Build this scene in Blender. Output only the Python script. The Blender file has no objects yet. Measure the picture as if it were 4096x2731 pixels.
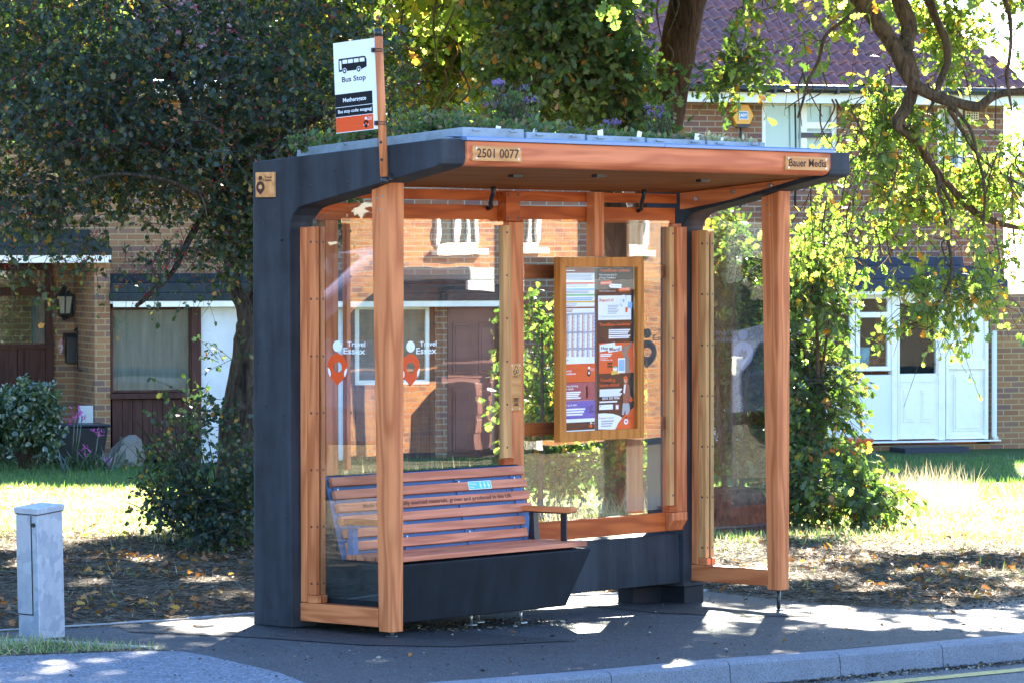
import bpy, bmesh, math, random
import numpy as np
from mathutils import Vector, Matrix

random.seed(7)
rng = np.random.default_rng(11)
S = bpy.context.scene
COL = S.collection
PI = math.pi

# ------------------------------------------------------------------ camera
CAM = np.array([-14.3095, -13.3285, 1.9013])
YAW, PITCH, ROLL, FPX = .8526, -.0210, -.0012, 15272.13      # focal length in pixels of the 4096 wide photograph
DSC = 4096 / 2352
fw = np.array([math.sin(YAW) * math.cos(PITCH), math.cos(YAW) * math.cos(PITCH), math.sin(PITCH)])
r0 = np.array([math.cos(YAW), -math.sin(YAW), 0.])
u0 = np.cross(r0, fw)
rt = math.cos(ROLL) * r0 + math.sin(ROLL) * u0
up = -math.sin(ROLL) * r0 + math.cos(ROLL) * u0
cam = bpy.data.cameras.new('camera')
cam.sensor_width = 36.0
cam.lens = FPX / 4096 * 36
cam.clip_start, cam.clip_end = .5, 2000
co = bpy.data.objects.new('camera', cam)
COL.objects.link(co)
co.matrix_world = Matrix(((rt[0], up[0], -fw[0], CAM[0]), (rt[1], up[1], -fw[1], CAM[1]), (rt[2], up[2], -fw[2], CAM[2]), (0, 0, 0, 1)))
S.camera = co


def ray(a, b):
    return fw + rt * (a * DSC - 2048) / FPX - up * (b * DSC - 1365.5) / FPX


def unp(a, b, pl, val):
    d = ray(a, b)
    if pl == 'Z':
        return CAM + d * val
    i = 'xyz'.index(pl)
    return CAM + d * ((val - CAM[i]) / d[i])


def proj(P):
    """N x 3 world points -> pixel columns (2352 wide) and depth."""
    d = np.asarray(P) - CAM
    z = d @ fw
    return (2048 + FPX * (d @ rt) / z) / DSC, (1365.5 - FPX * (d @ up) / z) / DSC, z


def G(x, y):
    """height of the ground."""
    x = np.clip(x, -16, 60)
    y = np.clip(y, -8, 45)
    zp = -.03 - .0285 * x + .015 * y
    zd = .753 * (x + 14.31) + .658 * (y + 13.33)
    t = np.clip((zd - 22.5) / 24, 0, 1)
    return zp * (1 - t) - .6 * t


def gh(a, b, off=0.):
    z = 0.
    for _ in range(50):
        P = unp(a, b, 'z', z + off)
        z = .5 * z + .5 * float(G(P[0], P[1]))
    return P


# ------------------------------------------------------------------ light
SUN_AZ, SUN_EL = YAW + math.radians(6), math.radians(28.5)     # azimuth measured from +Y towards +X
SUN = np.array([math.sin(SUN_AZ) * math.cos(SUN_EL), math.cos(SUN_AZ) * math.cos(SUN_EL), math.sin(SUN_EL)])
w = bpy.data.worlds.new('World')
S.world = w
w.use_nodes = True
nt = w.node_tree
bg = nt.nodes['Background']
sky = nt.nodes.new('ShaderNodeTexSky')
sky.sky_type = 'NISHITA'
sky.sun_disc = False
sky.sun_elevation = SUN_EL
sky.sun_rotation = SUN_AZ
sky.air_density, sky.dust_density, sky.ozone_density = 1.0, .2, 5.5
nt.links.new(sky.outputs[0], bg.inputs[0])
bg.inputs[1].default_value = .06
sl = bpy.data.lights.new('sun', 'SUN')
sl.energy = 5.0
sl.angle = math.radians(.5)
sl.color = (1, .91, .76)
so = bpy.data.objects.new('sun', sl)
COL.objects.link(so)
so.rotation_euler = Vector(-SUN).to_track_quat('-Z', 'Y').to_euler()
so.location = (0, 0, 30)
S.view_settings.view_transform = 'Standard'
S.view_settings.look = 'None'
S.view_settings.exposure = 3.95
S.view_settings.gamma = 1
S.cycles.use_denoising = True
S.cycles.max_bounces = 10
S.cycles.transparent_max_bounces = 24
S.cycles.transmission_bounces = 6
S.cycles.diffuse_bounces = 4
S.cycles.caustics_reflective = False
S.cycles.caustics_refractive = False


# ------------------------------------------------------------------ objects
def tag(o, label=None, cat=None, group=None, kind=None):
    for k, v in (('label', label), ('category', cat), ('group', group), ('kind', kind)):
        if v:
            o[k] = v
    return o


def thing(name, loc, label, cat, group=None, rz=0., rx=0., ry=0.):
    o = bpy.data.objects.new(name, None)
    o.empty_display_size = .1
    COL.objects.link(o)
    o.location = loc
    o.rotation_euler = (rx, ry, rz)
    return tag(o, label, cat, group)


class MB:
    """collects faces in world (or the parent's) coordinates and links them as one mesh object."""

    def __init__(s):
        s.v, s.f, s.m, s.sm = [], [], [], []

    def add(s, vs, fs, m=0, smooth=False):
        n = len(s.v)
        s.v.extend([tuple(float(c) for c in p) for p in vs])
        for f in fs:
            s.f.append([n + i for i in f])
            s.m.append(m)
            s.sm.append(smooth)
        return s

    def box(s, x0, x1, y0, y1, z0, z1, m=0):
        return s.hexa([(x0, y0, z0), (x1, y0, z0), (x1, y1, z0), (x0, y1, z0), (x0, y0, z1), (x1, y0, z1), (x1, y1, z1), (x0, y1, z1)], m)

    def hexa(s, p, m=0):
        return s.add(p, [(3, 2, 1, 0), (4, 5, 6, 7), (0, 1, 5, 4), (1, 2, 6, 5), (2, 3, 7, 6), (3, 0, 4, 7)], m)

    def prism(s, poly, axis, a0, a1, m=0, smooth=False):
        """poly: 2D outline in the other two axes (x: (y,z), y: (x,z), z: (x,y))."""
        def P(q, a):
            return {'x': (a, q[0], q[1]), 'y': (q[0], a, q[1]), 'z': (q[0], q[1], a)}[axis]
        n = len(poly)
        vs = [P(q, a0) for q in poly] + [P(q, a1) for q in poly]
        s.add(vs, [tuple(range(n))[::-1], tuple(range(n, 2 * n))], m)
        k = len(s.v) - 2 * n
        for i in range(n):
            j = (i + 1) % n
            s.f.append([k + i, k + j, k + n + j, k + n + i])
            s.m.append(m)
            s.sm.append(smooth)
        return s

    def frame(s, O, X, Y, N, pts, th=.002, m=0):
        """flat outline pts (in X,Y) standing th proud of O along N, with thickness."""
        O, X, Y, N = (np.array(q, float) for q in (O, X, Y, N))
        n = len(pts)
        vs = [O + X * a + Y * b for a, b in pts] + [O + X * a + Y * b + N * th for a, b in pts]
        fs = [tuple(range(n))[::-1], tuple(range(n, 2 * n))] + [(i, (i + 1) % n, n + (i + 1) % n, n + i) for i in range(n)]
        return s.add(vs, fs, m)

    def rect(s, F, a0, a1, b0, b1, d=0., th=.001, m=0):
        O, X, Y, N = (np.array(q, float) for q in F)
        return s.frame(O + N * d, X, Y, N, [(a0, b0), (a1, b0), (a1, b1), (a0, b1)], th, m)

    def oval(s, F, ca, cb, ra, rb, d=0., th=.001, m=0, n=20):
        O, X, Y, N = (np.array(q, float) for q in F)
        return s.frame(O + N * d, X, Y, N, [(ca + ra * math.cos(2 * PI * i / n), cb + rb * math.sin(2 * PI * i / n)) for i in range(n)], th, m)

    def tube(s, pts, rad, n=8, m=0, cap=True, smooth=True):
        pts = [np.array(p, float) for p in pts]
        if not hasattr(rad, '__len__'):
            rad = [rad] * len(pts)
        base = len(s.v)
        prev = None
        for i, p in enumerate(pts):
            t = pts[min(i + 1, len(pts) - 1)] - pts[max(i - 1, 0)]
            t = t / (np.linalg.norm(t) + 1e-9)
            if prev is None:
                prev = np.cross(t, (0, 0, 1) if abs(t[2]) < .9 else (1, 0, 0))
            a = prev - t * (prev @ t)
            a /= np.linalg.norm(a) + 1e-9
            prev = a
            b = np.cross(t, a)
            for k in range(n):
                q = 2 * PI * k / n
                s.v.append(tuple(p + rad[i] * (math.cos(q) * a + math.sin(q) * b)))
        for i in range(len(pts) - 1):
            for k in range(n):
                k2 = (k + 1) % n
                s.f.append([base + i * n + k, base + i * n + k2, base + (i + 1) * n + k2, base + (i + 1) * n + k])
                s.m.append(m)
                s.sm.append(smooth)
        if cap:
            for ring, rev in ((0, True), (len(pts) - 1, False)):
                f = [base + ring * n + k for k in range(n)]
                s.f.append(f[::-1] if rev else f)
                s.m.append(m)
                s.sm.append(False)
        return s

    def text(s, string, F, a, b, w=None, h=.02, m=0, bold=.0, th=.0006, d=0., align='l', slant=0.):
        """lettering with its baseline at (a, b) of the frame F, squeezed to width w; h = capital height."""
        vs, fs, (x0, x1, cap) = text_geo(string, bold)
        O, X, Y, N = (np.array(q, float) for q in F)
        sy = h / cap
        sx = (w / (x1 - x0)) if w else sy
        off = {'l': -x0, 'c': -(x0 + x1) / 2, 'r': -x1}[align]
        P = [O + X * (a + (vx + off) * sx + slant * vy * sy) + Y * (b + vy * sy) + N * (d + th) for vx, vy in vs]
        return s.add(P, fs, m)

    def build(s, name, mats, parent=None, bevel=0., seg=2, local=False, recalc=True):
        me = bpy.data.meshes.new(name)
        vs = s.v
        if parent is not None and not local:
            L = parent.matrix_basis.inverted() if True else None
            q = parent.parent
            while q is not None:
                L = L @ q.matrix_basis.inverted()
                q = q.parent
            vs = [tuple(L @ Vector(p)) for p in vs]
        me.from_pydata(vs, [], s.f)
        me.polygons.foreach_set('material_index', s.m)
        me.polygons.foreach_set('use_smooth', s.sm)
        if not isinstance(mats, (list, tuple)):
            mats = [mats]
        for mm in mats:
            me.materials.append(mm)
        if recalc or bevel:
            bm = bmesh.new()
            bm.from_mesh(me)
            if recalc:
                bmesh.ops.recalc_face_normals(bm, faces=bm.faces)
            if bevel:
                ed = [e for e in bm.edges if len(e.link_faces) == 2 and e.calc_face_angle(0) > .5]
                bmesh.ops.bevel(bm, geom=ed, offset=bevel, segments=seg, affect='EDGES', profile=.5, clamp_overlap=True)
            bm.to_mesh(me)
            bm.free()
        o = bpy.data.objects.new(name, me)
        COL.objects.link(o)
        if parent is not None:
            o.parent = parent
        return o


    def build_each(s, name, mats, parent=None, **k):
        """the same, but every separate piece becomes an object of its own."""
        root = list(range(len(s.v)))

        def find(i):
            while root[i] != i:
                root[i] = root[root[i]]
                i = root[i]
            return i
        for f in s.f:
            a = find(f[0])
            for q in f[1:]:
                root[find(q)] = a
        groups = {}
        for n, f in enumerate(s.f):
            groups.setdefault(find(f[0]), []).append(n)
        out = []
        for fs in groups.values():
            m = type(s)()
            ids = sorted({i for n in fs for i in s.f[n]})
            re_ = {i: j for j, i in enumerate(ids)}
            m.v = [s.v[i] for i in ids]
            m.f = [[re_[i] for i in s.f[n]] for n in fs]
            m.m = [s.m[n] for n in fs]
            m.sm = [s.sm[n] for n in fs]
            out.append(m.build(name, mats, parent, **k))
        return out


_tg = {}


def text_geo(string, bold=0.):
    key = (string, bold)
    if key in _tg:
        return _tg[key]
    c = bpy.data.curves.new('t', 'FONT')
    c.body = string
    c.size = 1
    c.offset = bold
    c.resolution_u = 3
    c.fill_mode = 'FRONT'
    o = bpy.data.objects.new('t', c)
    COL.objects.link(o)
    dg = bpy.context.evaluated_depsgraph_get()
    me = bpy.data.meshes.new_from_object(o.evaluated_get(dg))
    vs = [(v.co.x, v.co.y) for v in me.vertices]
    fs = [tuple(p.vertices) for p in me.polygons]
    bpy.data.objects.remove(o)
    bpy.data.curves.remove(c)
    bpy.data.meshes.remove(me)
    xs = [v[0] for v in vs] or [0, 1]
    _tg[key] = (vs, fs, (min(xs), max(xs), .7))
    return _tg[key]


def np_mesh(name, verts, k, mat, parent=None, smooth=False, loc=None):
    """a mesh of separate k-sided faces, verts (N*k, 3)."""
    me = bpy.data.meshes.new(name)
    verts = np.asarray(verts, dtype=np.float32).reshape(-1, 3)
    n = len(verts)
    if loc is not None:
        verts = verts - np.array(loc, dtype=np.float32)
    me.vertices.add(n)
    me.vertices.foreach_set('co', verts.ravel())
    me.loops.add(n)
    me.loops.foreach_set('vertex_index', np.arange(n, dtype=np.int32))
    me.polygons.add(n // k)
    me.polygons.foreach_set('loop_start', np.arange(0, n, k, dtype=np.int32))
    me.update(calc_edges=True)
    me.validate()
    me.materials.append(mat)
    o = bpy.data.objects.new(name, me)
    COL.objects.link(o)
    if parent is not None:
        o.parent = parent
    return o


def nrm(a):
    return a / (np.linalg.norm(a, axis=-1, keepdims=True) + 1e-9)
# ------------------------------------------------------------------ materials
def mat_new(name):
    m = bpy.data.materials.new(name)
    m.use_nodes = True
    t = m.node_tree
    t.nodes.clear()
    o = t.nodes.new('ShaderNodeOutputMaterial')
    return m, t, o


class NB:
    """tiny node builder."""

    def __init__(s, t):
        s.t = t

    def n(s, typ, **kw):
        nd = s.t.nodes.new('ShaderNode' + typ)
        for k, v in kw.items():
            if k.startswith('_'):
                setattr(nd, k[1:], v)
            else:
                key = k
                sock = nd.inputs[int(k[1:])] if (k[0] == 'i' and k[1:].isdigit()) else nd.inputs[key.replace('_', ' ')]
                s.set(sock, v)
        return nd

    def set(s, sock, v):
        if isinstance(v, bpy.types.NodeSocket):
            s.t.links.new(v, sock)
        elif isinstance(v, bpy.types.Node):
            s.t.links.new(v.outputs[0], sock)
        elif isinstance(v, (tuple, list)) and len(v) == 3 and sock.type == 'RGBA':
            sock.default_value = (*v, 1)
        else:
            sock.default_value = v

    def math(s, op, a, b=None, clamp=False):
        nd = s.t.nodes.new('ShaderNodeMath')
        nd.operation = op
        nd.use_clamp = clamp
        s.set(nd.inputs[0], a)
        if b is not None:
            s.set(nd.inputs[1], b)
        return nd.outputs[0]

    def mix(s, f, a, b, blend='MIX'):
        nd = s.t.nodes.new('ShaderNodeMix')
        nd.data_type = 'RGBA'
        nd.blend_type = blend
        s.set(nd.inputs[0], f)
        s.set(nd.inputs[6], a)
        s.set(nd.inputs[7], b)
        return nd.outputs[2]

    def ramp(s, f, stops, interp='LINEAR'):
        nd = s.t.nodes.new('ShaderNodeValToRGB')
        nd.color_ramp.interpolation = interp
        e = nd.color_ramp.elements
        while len(e) < len(stops):
            e.new(.5)
        for q, (p, c) in zip(e, stops):
            q.position = p
            q.color = (*c, 1) if len(c) == 3 else c
        s.set(nd.inputs[0], f)
        return nd.outputs[0]

    def noise(s, vec, scale, detail=4, rough=.55, dist=0.):
        nd = s.t.nodes.new('ShaderNodeTexNoise')
        if vec is not None:
            s.set(nd.inputs['Vector'], vec)
        nd.inputs['Scale'].default_value = scale
        nd.inputs['Detail'].default_value = detail
        nd.inputs['Roughness'].default_value = rough
        nd.inputs['Distortion'].default_value = dist
        return nd.outputs[0]

    def mapping(s, vec, scale=(1, 1, 1), loc=(0, 0, 0), rot=(0, 0, 0)):
        nd = s.t.nodes.new('ShaderNodeMapping')
        s.set(nd.inputs[0], vec)
        nd.inputs['Location'].default_value = loc
        nd.inputs['Rotation'].default_value = rot
        nd.inputs['Scale'].default_value = scale
        return nd.outputs[0]

    def bump(s, h, strength=.3, dist=.01):
        nd = s.t.nodes.new('ShaderNodeBump')
        nd.inputs['Strength'].default_value = strength
        nd.inputs['Distance'].default_value = dist
        s.set(nd.inputs['Height'], h)
        return nd.outputs[0]


def principled(name, col, rough=.6, spec=.4, metal=0., bump=None, build=None):
    """build(nb) may return a dict of overrides: col, rough, normal."""
    m, t, o = mat_new(name)
    b = NB(t)
    p = t.nodes.new('ShaderNodeBsdfPrincipled')
    kw = build(b) if build else {}
    b.set(p.inputs['Base Color'], kw.get('col', col))
    b.set(p.inputs['Roughness'], kw.get('rough', rough))
    b.set(p.inputs['Metallic'], metal)
    b.set(p.inputs['Specular IOR Level'], spec)
    if 'normal' in kw:
        b.set(p.inputs['Normal'], kw['normal'])
    t.links.new(p.outputs[0], o.inputs[0])
    return m


def objco(b):
    return b.n('TexCoord').outputs['Object']


def wood(name, axis, light, dark, scale=1., var=.25):
    def f(b):
        co = objco(b)
        info = b.n('ObjectInfo').outputs['Random']
        off = b.n('CombineXYZ', i0=b.math('MULTIPLY', info, 7.3), i1=b.math('MULTIPLY', info, 3.1), i2=b.math('MULTIPLY', info, 5.7))
        add = b.n('VectorMath', _operation='ADD', i0=co, i1=off.outputs[0]).outputs[0]
        st = {'x': (.9, 14, 14), 'y': (14, .9, 14), 'z': (14, 14, .9)}[axis]
        v = b.mapping(add, tuple(q * scale for q in st))
        warp = b.noise(b.mapping(add, tuple((.8 if q < 2 else 4) * scale for q in st)), 1., 3, .5)
        g = b.math('SINE', b.math('ADD', b.math('MULTIPLY', b.noise(v, .55, 2, .5, .5), 34), b.math('MULTIPLY', warp, 26)))
        grain = b.ramp(b.math('ADD', b.math('MULTIPLY', g, .5), .5), [(0, dark), (.35, tuple(.45 * a + .55 * c for a, c in zip(dark, light))), (.75, light), (1, tuple(min(1, c * 1.1) for c in light))])
        fine = b.noise(b.mapping(add, tuple((1.5 if q < 2 else 60) * scale for q in st)), 2.2, 3, .6)
        c1 = b.mix(b.math('MULTIPLY', fine, .35), grain, tuple(c * .5 for c in dark))
        # knots
        kv = b.n('TexVoronoi', _feature='F1', Vector=b.mapping(add, tuple((1.6 if q < 2 else 5.) * scale for q in st)), Scale=1.)
        kn = b.ramp(kv.outputs['Distance'], [(0, (1, 1, 1)), (.09, (.75, .75, .75)), (.17, (0, 0, 0))])
        pick = b.math('GREATER_THAN', b.n('SeparateColor', i0=kv.outputs['Color']).outputs[0], .52)
        c2 = b.mix(b.math('MULTIPLY', kn, b.math('MULTIPLY', pick, .8)), c1, tuple(c * .3 for c in dark))
        tone = b.noise(add, 1.1, 2, .5)
        c3 = b.mix(var, c2, b.ramp(b.math('ADD', b.math('MULTIPLY', tone, .6), b.math('MULTIPLY', info, .4)), [(.25, dark), (.75, light)]), 'MIX')
        return dict(col=c3, rough=b.math('ADD', b.math('MULTIPLY', fine, .25), .5), normal=b.bump(g, .08, .002))
    return principled(name, light, .55, .2, build=f)


FIRL, FIRD = (.60, .125, .026), (.40, .068, .014)
WX = wood('fir_along_x_dim', 'x', FIRL, FIRD)  # deeper tone: the dim warm bounce on inner rails, put into the colour
WY = wood('fir_along_y', 'y', (.76, .24, .085), (.50, .125, .04))
WZ = wood('fir_along_z', 'z', (.76, .24, .085), (.50, .125, .04))
WPALE = wood('pale_batten', 'z', (.76, .37, .14), (.56, .235, .08))
WFASC = wood('fir_fascia_lit', 'x', (.84, .245, .10), (.60, .14, .055), .8)  # paler tone: bounce light on the front face, put into the colour
WSLAT = wood('bench_slat', 'x', (.76, .25, .135), (.54, .15, .075))
WOAK = wood('board_frame_wood', 'z', (.62, .20, .035), (.42, .125, .018))
WPLATE = wood('plate_wood', 'x', (.74, .34, .12), (.58, .23, .07))
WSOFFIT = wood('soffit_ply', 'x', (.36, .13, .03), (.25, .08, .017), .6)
BURN = principled('burnt_lettering', (.07, .022, .012), .8)


def conc(name, base, dark, streak=1.):
    def f(b):
        co = objco(b)
        st = b.noise(b.mapping(co, (7, 7, .7)), 1.3, 4, .6)
        n2 = b.noise(co, 5, 5, .6)
        c = b.mix(b.ramp(b.math('ADD', b.math('MULTIPLY', st, .6 * streak), b.math('MULTIPLY', n2, .5)), [(.42, (0, 0, 0)), (.82, (1, 1, 1))]), dark, base)
        vo = b.n('TexVoronoi', Vector=co, Scale=16.)
        dots = b.math('LESS_THAN', vo.outputs['Distance'], b.math('MULTIPLY', b.n('SeparateColor', i0=vo.outputs['Color']).outputs[1], .12))
        c = b.mix(b.math('MULTIPLY', dots, .8), c, (.008, .008, .01))
        scr = b.ramp(b.noise(b.mapping(co, (3, 3, 3)), 6, 6, .75), [(.66, (0, 0, 0)), (.74, (1, 1, 1))])
        c = b.mix(b.math('MULTIPLY', scr, .25), c, (.16, .17, .18))
        return dict(col=c, rough=b.math('ADD', b.math('MULTIPLY', n2, .3), .5), normal=b.bump(b.math('SUBTRACT', n2, dots), .25, .004))
    return principled(name, base, .55, .22, build=f)


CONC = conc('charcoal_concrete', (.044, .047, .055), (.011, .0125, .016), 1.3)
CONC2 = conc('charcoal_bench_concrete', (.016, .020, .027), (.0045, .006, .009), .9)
BLACKC = conc('black_footing', (.018, .018, .022), (.009, .009, .012), .5)
CONCB = conc('sky_tinted_sheet', (.14, .22, .42), (.11, .17, .34), .3)  # sky reflection on the sheet is put into its blue base colour
ALU = principled('grey_flashing', (.16, .24, .42), .35, .5, .2)
TRAY = principled('grey_plastic_tray', (.24, .29, .34), .5, .4, build=lambda b: dict(col=b.mix(b.ramp(b.noise(objco(b), 9, 5, .7), [(.45, (0, 0, 0)), (.7, (1, 1, 1))]), (.26, .31, .36), (.17, .2, .22))))
BLACKM = principled('black_metal', (.02, .021, .024), .4, .5)
DARKP = principled('dark_plastic', (.016, .017, .02), .45, .5)
STEEL = principled('steel', (.45, .45, .46), .3, .5, .9)
WHITE = principled('white_print', (.82, .82, .82), .35, .5)
BLACKP = principled('black_print', (.010, .010, .013), .6, .15)
ORANGE = principled('orange_print', (.78, .085, .015), .5, .2)
CYAN = principled('cyan_sticker', (.12, .5, .62), .35, .5)
MAROON = principled('maroon_print', (.28, .02, .06), .4, .5)
BLUEP = principled('blue_print', (.03, .05, .36), .4, .5)
GREYP = principled('grey_print', (.35, .37, .4), .5)
LILAC = principled('decal_back', (.22, .21, .30), .4, .5)
PURPLE = principled('purple_print', (.35, .05, .3), .5)
YELLOWP = principled('amber_print', (.8, .45, .06), .5)
GREENP = principled('green_print', (.15, .5, .2), .5)
SKYP = principled('light_blue_print', (.2, .45, .75), .5)
TAN = principled('fur_print', (.22, .17, .13), .7)
SKIN = principled('skin_print', (.6, .32, .22), .7)
BRICKP = principled('brown_print', (.25, .07, .045), .6)
UPVC = principled('white_upvc', (.78, .80, .80), .35, .5, build=lambda b: dict(col=b.mix(b.ramp(b.noise(objco(b), 3, 5, .7), [(.5, (0, 0, 0)), (.85, (1, 1, 1))]), (.84, .82, .78), (.68, .66, .60))))
CREAM = principled('cream_paint', (.72, .70, .62), .5, .4)
RENDER = principled('white_render', (.66, .68, .70), .85, .2, build=lambda b: dict(normal=b.bump(b.noise(objco(b), 45, 4, .6), .5, .01), col=b.mix(b.ramp(b.noise(objco(b), 2, 5, .7), [(.4, (0, 0, 0)), (.8, (1, 1, 1))]), (.68, .70, .72), (.52, .53, .52))))
BROWNW = wood('brown_stained_timber', 'z', (.085, .034, .026), (.05, .02, .016))
FELT = principled('roof_felt', (.04, .052, .055), .85, .25, build=lambda b: dict(col=b.mix(b.ramp(b.noise(objco(b), 6, 5, .7), [(.45, (0, 0, 0)), (.7, (1, 1, 1))]), (.03, .04, .045), (.016, .02, .018)), normal=b.bump(b.noise(objco(b), 60, 3), .4, .01)))
NAVYFELT = principled('navy_roof_felt', (.035, .042, .07), .7, .3)
GUTTER = principled('black_gutter', (.015, .016, .02), .35, .5)
CURTAIN = principled('curtain_with_reflection', (.20, .22, .21), .9, .1, build=lambda b: dict(col=b.mix(b.ramp(b.noise(b.mapping(objco(b), (9, 9, .9)), 1.6, 5, .7), [(.3, (0, 0, 0)), (.7, (1, 1, 1))]), (.10, .125, .11), (.22, .25, .235))))  # dark green mottling stands in for trees reflected in the panes
ROOMDARK = principled('dark_room', (.03, .032, .035), .9, .1)
ROOMPALE = principled('white_blind', (.72, .78, .80), .9, .1)
TERRA = principled('orange_plastic_pot', (.62, .12, .03), .45, .4)
BUCKET = principled('pale_blue_bucket', (.38, .62, .68), .4, .4)
ALARM = principled('amber_alarm_box', (.75, .34, .03), .4, .5)
VENTM = principled('cream_vent', (.62, .50, .30), .7)


def glass(name, tint=(.93, .97, .95), f0=.05, rough=0., grime=.0):
    """clear pane: straight-through transmission plus a Schlick reflection, the same from both sides."""
    m, t, o = mat_new(name)
    b = NB(t)
    fac = b.n('LayerWeight', Blend=.5).outputs['Facing']
    r = b.math('ADD', b.math('MULTIPLY', b.math('POWER', fac, 5.), 1 - f0), f0)
    tr = b.n('BsdfTransparent', Color=tint)
    wav = b.noise(objco(b), 2.2, 2, .5)
    gl = b.n('BsdfGlossy', Roughness=rough, Color=(1, 1, 1), Normal=b.bump(wav, .016, .02))
    mx = b.n('MixShader', i0=r, i1=tr.outputs[0], i2=gl.outputs[0])
    dust = b.math('MULTIPLY', b.ramp(b.noise(b.mapping(objco(b), (1, 1, .5)), 2.6, 5, .65), [(.40, (0, 0, 0)), (.75, (1, 1, 1))]), grime)
    dm = b.n('MixShader', i0=dust, i1=mx.outputs[0], i2=b.n('BsdfDiffuse', Color=(.6, .58, .54)).outputs[0])
    t.links.new(dm.outputs[0], o.inputs[0])
    return m


GLASS = glass('toughened_glass', (.95, .98, .965), .085, 0., .035)
BGLASS = glass('board_glass', (.97, .98, .98), .005)
WGLASS = glass('window_glass', (.80, .86, .86), .035)


def brick(name, c1, c2, c3, mortar, bw=.225, rh=.075):
    def f(b):
        co = b.n('SeparateXYZ', i0=objco(b))
        v = b.n('CombineXYZ', i0=b.math('ADD', co.outputs[0], co.outputs[1]), i1=co.outputs[2])
        def tex(a, bb, seed, bias=0.):
            nd = b.n('TexBrick', Vector=b.mapping(v.outputs[0], (1, 1, 1), (seed * bw * 2, seed * rh * 2, 0)), Color1=a, Color2=bb, Mortar=mortar, Scale=1., Mortar_Size=.009, Mortar_Smooth=.3, Bias=bias, Brick_Width=bw, Row_Height=rh)
            nd.offset = .5
            return nd
        t1 = tex(c1, c2, 0)
        t2 = tex((0, 0, 0), (1, 1, 1), 31)
        t2.inputs['Mortar'].default_value = (0, 0, 0, 1)
        k = b.ramp(t2.outputs[0], [(.6, (0, 0, 0)), (.95, (1, 1, 1))])
        c = b.mix(b.math('MULTIPLY', k, .8), t1.outputs[0], c3)
        n = b.noise(objco(b), 3, 6, .7)
        c = b.mix(b.math('MULTIPLY', b.ramp(n, [(.4, (0, 0, 0)), (.75, (1, 1, 1))]), .35), c, tuple(q * .5 for q in c1))
        c = b.mix(t1.outputs[1], c, mortar)
        h = b.math('SUBTRACT', b.math('MULTIPLY', b.noise(objco(b), 60, 3), .3), t1.outputs[1])
        return dict(col=c, rough=.9, normal=b.bump(h, .6, .008))
    return principled(name, c1, .9, .15, build=f)


BRICK = brick('brown_brick', (.26, .125, .07), (.21, .09, .055), (.15, .085, .085), (.30, .25, .19))
BRICKD = brick('buff_brick', (.34, .175, .085), (.25, .12, .07), (.17, .105, .10), (.36, .26, .14))
BRICKO = brick('orange_brick', (.52, .22, .07), (.42, .14, .05), (.2, .08, .06), (.38, .27, .17))

TILE = principled('plum_roof_tile', (.14, .055, .06), .34, .6, build=lambda b: dict(col=b.mix(b.ramp(b.noise(objco(b), 2.2, 5, .65), [(.35, (0, 0, 0)), (.7, (1, 1, 1))]), (.20, .058, .048), (.105, .045, .045)), rough=b.math('ADD', b.math('MULTIPLY', b.noise(objco(b), 18, 4), .25), .18)))


def tarmac(name, c0, c1, agg, sc=160., rough=.75):
    def f(b):
        co = objco(b)
        n = b.noise(co, 1.6, 6, .65)
        st = b.noise(b.mapping(co, (1.2, 9, 1)), 1.4, 4, .6)
        c = b.mix(b.ramp(b.math('ADD', b.math('MULTIPLY', n, .6), b.math('MULTIPLY', st, .4)), [(.35, (0, 0, 0)), (.68, (1, 1, 1))]), c0, c1)
        vo = b.n('TexVoronoi', Vector=co, Scale=sc)
        c = b.mix(b.ramp(b.n('SeparateColor', i0=vo.outputs['Color']).outputs[0], [(.62, (0, 0, 0)), (.9, (1, 1, 1))]), c, agg)
        c = b.mix(b.math('MULTIPLY', b.math('LESS_THAN', b.n('SeparateColor', i0=vo.outputs['Color']).outputs[1], .16), .65), c, tuple(q * .3 for q in c0))
        stain = b.ramp(b.noise(co, .9, 5, .7, .6), [(.52, (0, 0, 0)), (.66, (1, 1, 1))])
        c = b.mix(b.math('MULTIPLY', stain, .35), c, tuple(q * .55 for q in c0))
        return dict(col=c, rough=rough, normal=b.bump(vo.outputs['Distance'], .5, .004))
    return principled(name, c0, rough, .35, build=f)


PAVE = tarmac('pavement_tarmac', (.015, .0155, .019), (.034, .035, .042), (.085, .088, .097), 130)
PATCH = tarmac('new_tarmac', (.008, .008, .010), (.0135, .0135, .017), (.036, .036, .042), 110)
OLDP = tarmac('drive_tarmac', (.085, .098, .13), (.12, .135, .17), (.24, .26, .30), 90)
ROADM = tarmac('road_tarmac', (.075, .076, .08), (.10, .10, .105), (.18, .18, .18), 110)
KERBM = tarmac('kerb_concrete', (.15, .16, .20), (.24, .25, .285), (.13, .13, .15), 250)
YELLOW = principled('yellow_road_paint', (.52, .37, .10), .7, .3, build=lambda b: dict(col=b.mix(b.ramp(b.noise(objco(b), 30, 5, .7), [(.5, (0, 0, 0)), (.66, (1, 1, 1))]), (.55, .40, .12), (.16, .15, .14))))
EDGE = principled('edging_concrete', (.34, .34, .36), .8, .2)


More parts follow.
